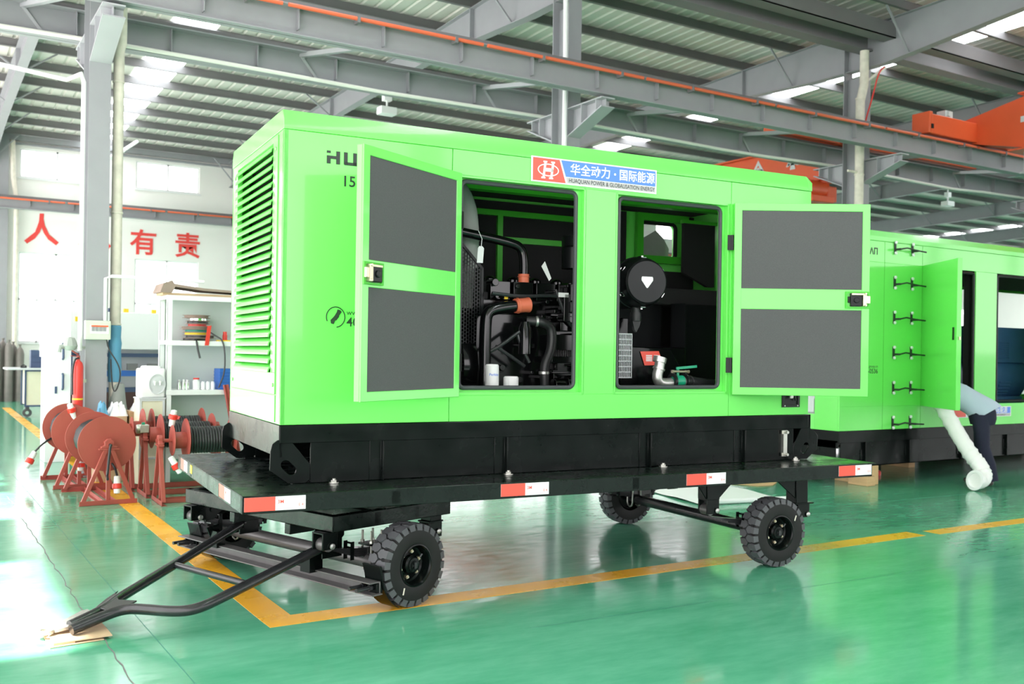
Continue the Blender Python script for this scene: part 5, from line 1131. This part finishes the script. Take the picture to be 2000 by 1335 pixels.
def jar(x, y, r, h, lid, label, m='glass', grp=None, nm='jar'):
    b = MB(); b.lathe([(0, 0), (r, 0), (r, h * .8), (r * .75, h * .9), (r * .75, h), (r * .7, h), (r * .7, h * .9), (r * .94, h * .78), (r * .94, .006), (0, .006)], (x, y, 1.136), n=20); o = solo(nm, label, nm, b, m, (x, y, 1.136), grp)
    if lid:
        b = MB(); b.cyl((x, y, 1.136 + h * .97), (x, y, 1.136 + h * 1.12), r * .85, n=20); part(o, 'lid', b, lid)
    return o
jar(3.07, 12.5, .045, .13, 'red', 'glass jar with red lid on the middle shelf', 'white')
for i, (x, h) in enumerate(((2.86, .12), (2.915, .125), (2.96, .12))): jar(x, 12.5, .027, h, None, ('outermost steel cup, beside the shelf upright', 'steel cup in the middle of three on the shelf', 'steel cup beside the red lidded jar on the shelf')[i], 'chrome', 'steel cups on the middle shelf', 'cup')
for i, x in enumerate((3.15, 3.21, 3.27)): jar(x, 12.48, .027, .1, None, ('small clear glass beside the red lidded jar', 'small clear glass in the middle of three on shelf', 'small clear glass next to the blue box')[i], 'white', 'small glasses on the middle shelf', 'glass_cup')
b = MB(); b.box(3.33, 3.5, 12.38, 12.65, 1.136, 1.40)
for k in range(6): b.box(3.325, 3.33, 12.38, 12.65, 1.15 + k * .04, 1.165 + k * .04); b.box(3.33, 3.5, 12.375, 12.38, 1.15 + k * .04, 1.165 + k * .04)
solo('plastic_crate', 'blue ribbed plastic box on the middle shelf beside the open generator', 'box', b, 'blue', (3.4, 12.5, 1.136), bev=.004)
b = MB(); b.lathe([(.03, 0), (.03, .08), (.02, .09)], (3.42, 12.5, 1.746), n=14); b.cyl((3.42, 12.5, 1.83), (3.42, 12.5, 1.87), .025, n=14); solo('jar', 'small jar with red lid at the end of the upper shelf', 'jar', b, 'red', (3.42, 12.5, 1.746))
b = MB(); b.box(3.0, 3.6, 12.36, 12.44, 1.746, 1.752) if 0 else b.box(3.28, 3.6, 12.34, 12.4, 1.746, 1.76); solo('tool_bar', 'yellow bar lying on the front edge of the upper shelf', 'bar', b, 'yellow', (3.4, 12.37, 1.746))
b = MB(); b.prism([(2.58, 2.33), (2.62, 2.44), (2.72, 2.475), (2.75, 2.44), (3.1, 2.40), (4.1, 2.36), (4.1, 2.34), (3.1, 2.37), (2.76, 2.405), (2.72, 2.33)], (0, .45, 0), (0, 12.32, 0), (1, 0, 0)); solo('cardboard_roll', 'brown curled cardboard lying on top of the white shelf unit', 'cardboard', b, 'carton_dark', (3.2, 12.5, 2.33))
b = MB(); b.box(2.62, 4.0, 12.36, 12.74, 2.302, 2.33); solo('board', 'flat tan board under the curled cardboard on top of shelf unit', 'board', b, 'cardboard', (3.3, 12.5, 2.302))
# water dispenser on its cabinet
b = MB(); b.box(2.36, 2.655, 12.33, 12.65, 0, 1.045); t = solo('cabinet', 'small cream cabinet under the white water dispenser', 'cabinet', b, 'cream', (2.390, 12.25, 0))
b = MB(); b.rframe(2.36, 2.655, .3, 1.03, .025, (0, -.012, 0), (0, 12.33, 0)); part(t, 'door_frame', b, 'grey_panel'); b = MB(); b.box(2.35, 2.664, 12.31, 12.66, 1.03, 1.046); part(t, 'top', b, 'grey_panel')
wd = thing('water_dispenser', 'white tabletop water dispenser on the cream cabinet', 'water dispenser', (2.370, 12.2, 1.047), off=(2.370, 12.2, 1.047))
b = MB(); b.box(2.37, 2.657, 12.32, 12.63, 1.047, 1.40); part(wd, 'housing', b, 'white', bev=.02)
b = MB(); b.lathe([(.12, 0), (.125, .01), (.11, .03), (.0, .03)], (2.520, 12.48, 1.40), n=24); part(wd, 'bottle_seat', b, 'white')
b = MB(); b.frame(circle(2.560, 1.21, .1, 24, .125), circle(2.560, 1.21, .088, 24, .112), (0, -.012, 0), (0, 12.32, 0)); b.prism(circle(2.560, 1.21, .088, 24, .112), (0, .004, 0), (0, 12.317, 0)); rc = part(wd, 'tap_recess', b, 'grey_panel')
for x, m_ in ((2.530, 'blue'), (2.590, 'red')):
    b = MB(); b.cyl((x, 12.318, 1.24), (x, 12.28, 1.24), .012, n=10); b.cyl((x, 12.29, 1.245), (x, 12.29, 1.2), .01, n=10); part(rc, 'tap', b, 'white')
# breaker box, conduit cable, fire extinguisher on the column
bx = thing('breaker_box', 'pale green breaker box mounted on the grey column', 'breaker box', (1.87, 13.2, 1.74), off=(1.87, 13.2, 1.74))
b = MB(); b.box(1.87, 2.175, 13.23, 13.329, 1.745, 1.985); part(bx, 'housing', b, 'box_green', bev=.008)
b = MB(); b.box(1.93, 2.15, 13.222, 13.23, 1.82, 1.93); part(bx, 'window', b, 'white')
b = MB()
for k in range(4): b.box(1.945 + k * .045, 1.98 + k * .045, 13.214, 13.222, 1.85, 1.915)
part(bx, 'breaker', b, 'steel')
b = MB(); b.box(1.94, 2.14, 13.21, 13.222, 1.905, 1.925); part(bx, 'warning_strip', b, 'orange_pipe')
b = MB(); b.tube([(2.13, 13.25, 1.745), (2.15, 13.24, 1.62), (2.26, 13.2, 1.45), (2.30, 13.2, 1.3), (2.26, 13.25, 1.1), (2.22, 13.28, 1.08), (2.2, 13.3, 1.3), (2.19, 13.3, 1.5)], .009, 6, smooth=2); solo('cable', 'thin dark cable hanging from the breaker box along the blue wrapped pipe', 'cable', b, 'cable', (2.13, 13.25, 1.745))
fe = thing('fire_extinguisher', 'red fire extinguisher hung on the side of the breaker box column', 'fire extinguisher', (1.79, 13.26, .86), off=(1.79, 13.26, .86))
b = MB(); b.lathe([(0, .86), (.055, .86), (.062, .88), (.062, 1.40), (.05, 1.45), (.025, 1.475), (.02, 1.50)], (1.80, 13.26, 0), n=24); part(fe, 'cylinder', b, 'red')
b = MB(); b.lathe([(.0635, .985), (.0635, 1.005)], (1.80, 13.26, 0), n=24); part(fe, 'band', b, 'yellow')
b = MB(); b.cyl((1.80, 13.26, 1.48), (1.80, 13.26, 1.54), .022, n=12); b.beam((1.80, 13.26, 1.55), (1.72, 13.2, 1.60), .02, .012); b.beam((1.80, 13.26, 1.53), (1.71, 13.2, 1.535), .02, .01); part(fe, 'valve', b, 'red_oxide')
b = MB(); b.tube([(1.80, 13.24, 1.51), (1.75, 13.2, 1.49), (1.725, 13.2, 1.35), (1.73, 13.2, 1.05)], .012, 8, smooth=2); part(fe, 'hose', b, 'cable')
b = MB(); b.box(1.83, 1.9, 13.27, 13.33, 1.2, 1.24); part(fe, 'bracket', b, 'zinc')
b = MB(); b.lathe([(.0, 0), (.06, .01), (.09, .06), (.07, .12), (.05, .16), (0, .17)], (1.70, 13.22, 1.60), n=9); b.tube([(1.66, 13.22, 1.66), (1.58, 13.2, 1.64), (1.57, 13.2, 1.58)], .03, 8); b.box(1.7, 1.9, 13.35, 13.4, 1.62, 1.66); solo('tape_bundle', 'bundle of pale taped plugs tied to the column above the extinguisher', 'plug bundle', b, 'wrap', (1.75, 13.33, 1.6))
# bending machine and control cabinet behind the column
cb = thing('control_cabinet', 'tall white control cabinet with dark handles between workbench and breaker box column', 'cabinet', (1.68, 15.2, 0), off=(1.68, 15.2, 0))
b = MB(); b.box(1.64, 1.97, 15.2, 15.75, 0, 2.25); part(cb, 'housing', b, 'white', bev=.006)
for z in (1.58, 1.15):
    b = MB(); b.tube([(1.86, 15.19, z + .11), (1.86, 15.14, z + .09), (1.86, 15.14, z - .09), (1.86, 15.19, z - .11)], .016, 8); part(cb, 'handle', b, 'dark_blue')
b = MB(); b.box(1.76, 1.79, 15.19, 15.2, .98, 1.08); part(cb, 'lock', b, 'dark_blue')
b = MB(); b.box(1.60, 1.64, 15.3, 15.6, 1.5, 1.95)
for k in range(4): b.cyl((1.6, 15.35, 1.6 + k * .09), (1.57, 15.35, 1.6 + k * .09), .02, n=8)
part(cb, 'switch_panel', b, 'grey_panel')
pb = thing('press_brake', 'long white press brake machine behind the column and shelf', 'machine', (2.0, 16.2, 0), off=(2.0, 16.2, 0))
b = MB(); b.box(2.0, 4.3, 16.15, 16.35, 1.62, 2.20); part(pb, 'ram', b, 'white', bev=.01)
b = MB(); b.box(2.0, 4.3, 16.5, 16.9, 0, 2.15); part(pb, 'rear_frame', b, 'grey_panel')
b = MB(); b.box(2.0, 4.3, 16.2, 16.4, 0, .95); b.box(2.05, 4.3, 15.9, 16.4, 0, .7); part(pb, 'bed', b, 'brown_dark')
b = MB(); b.box(2.0, 4.3, 16.25, 16.3, 1.5, 1.56); b.box(2.0, 4.3, 16.2, 16.35, 1.2, 1.24); b.box(2.06, 2.12, 16.2, 16.26, 0.9, 1.6); b.box(2.0, 4.3, 16.2, 16.4, .95, 1.02); part(pb, 'tool_rail', b, 'dark_blue')
b = MB(); b.box(2.55, 4.3, 16.15, 16.2, 1.2, 1.29); part(pb, 'blue_guard', b, 'blue')
b = MB(); b.box(2.14, 2.34, 16.142, 16.15, 2.04, 2.11); part(pb, 'warning_label', b, 'yellow')
b = MB(); b.box(2.12, 2.5, 16.05, 16.2, 1.24, 1.32); part(pb, 'tool_stack', b, 'carton_dark')
b = MB()
for k in range(5): b.box(2.6 + k * .3, 2.75 + k * .3, 16.1, 16.2, 1.3, 1.4)
part(pb, 'die_holder', b, 'purlin')
for x, c in ((2.62, 'dark_blue'), (2.85, 'yellow'), (3.27, 'yellow')):
    b = MB(); b.box(x, x + .07, 16.2, 16.27, 2.2, 2.26); part(pb, 'lamp', b, c)
# workbench on castors, far left
wb = thing('workbench', 'grey topped workbench on castors beyond the white control cabinet', 'workbench', (2.2, 25.2, 0), off=(2.2, 25.2, 0))
b = MB(); b.box(1.9, 3.4, 25.0, 26.2, 1.10, 1.14); part(wb, 'top', b, 'grey_panel')
b = MB(); b.rframe(2.27, 3.35, .24, 1.1, .04, (0, .04, 0), (0, 25.1, 0)); part(wb, 'frame', b, 'dark_blue')
b = MB(); b.rframe(2.27, 3.35, .24, 1.1, .04, (0, .04, 0), (0, 26.0, 0)); part(wb, 'frame', b, 'dark_blue')
b = MB(); b.box(2.31, 3.31, 25.12, 26.0, .28, 1.08); part(wb, 'side_panel', b, 'cream')
for x in (2.34, 3.28):
    b = MB(); b.lathe([(.04, -.02), (.1, -.02), (.1, .02), (.04, .02)], (x, 25.2, .1), (0, 1, 0), 18); b.box(x - .04, x + .04, 25.15, 25.25, .17, .24); part(wb, 'castor', b, 'rubber_lit')
b = MB(); b.box(2.42, 2.95, 25.4, 25.7, 1.14, 1.56); b.box(2.42, 2.95, 25.39, 25.4, 1.28, 1.29); b.box(2.42, 2.95, 25.385, 25.4, 1.40, 1.43); solo('toolbox', 'dark blue toolbox with drawers on the castor workbench', 'toolbox', b, 'dark_blue', (2.6, 25.5, 1.14))
b = MB(); b.box(2.2, 2.33, 25.3, 25.4, 1.14, 1.18); b.tube([(2.2, 25.35, 1.18), (2.27, 25.35, 1.21), (2.33, 25.35, 1.18)], .012, 6); solo('clamp', 'small dark tool beside the toolbox on the castor workbench', 'tool', b, 'ink', (2.26, 25.35, 1.14))
# gas cylinders in the far left corner
for i, (x, y, h) in enumerate(((2.36, 32.7, 2.0), (2.50, 32.4, 1.95), (2.64, 32.72, 1.9), (2.20, 32.42, 2.0), (2.80, 32.45, 1.82))):
    b = MB(); h -= .12; b.lathe([(0, 0), (.11, 0), (.115, .03), (.115, h - .28), (.1, h - .18), (.05, h - .1), (.03, h - .08), (.03, h - .03), (.045, h - .02), (.045, h), (0, h)], (x, y, 0), n=20)
    solo('gas_cylinder', ('tall grey gas cylinder second from the wall column in the corner', 'grey gas cylinder standing forward in the middle of the corner group', 'grey gas cylinder behind, towards the window, in the far corner', 'tall grey gas cylinder against the wall column in the corner', 'shortest grey gas cylinder of the corner group, beside the window')[i], 'gas cylinder', b, 'gas_bottle', (x, y, 0), 'gas cylinders in the far corner')
b = MB(); b.tube([(2.75, 33.75, 0), (2.75, 33.75, 6.2), (2.65, 33.72, 6.9), (2.62, 33.7, 8.0)], .07, 10); solo('downpipe', 'cream downpipe on the back wall behind the gas cylinders', 'pipe', b, 'pipe_beige', (2.75, 33.75, 0))
b = MB()  # slatted stack added to block the bright gap under the far generator
for k in range(4):
    for i in range(5): b.box(13.0 + .0, 21.0, 11.2 + i * .2, 11.33 + i * .2, .12 + k * .15, .145 + k * .15)
    for x in (13.0, 15, 17, 19, 20.9): b.box(x, x + .1, 11.2, 12.13, k * .15, .12 + k * .15)
solo('light_block_stack', 'dark slatted stack added beyond the far generator to block light beneath it', 'light blocker', b, 'brown_dark', (17, 11.6, 0))
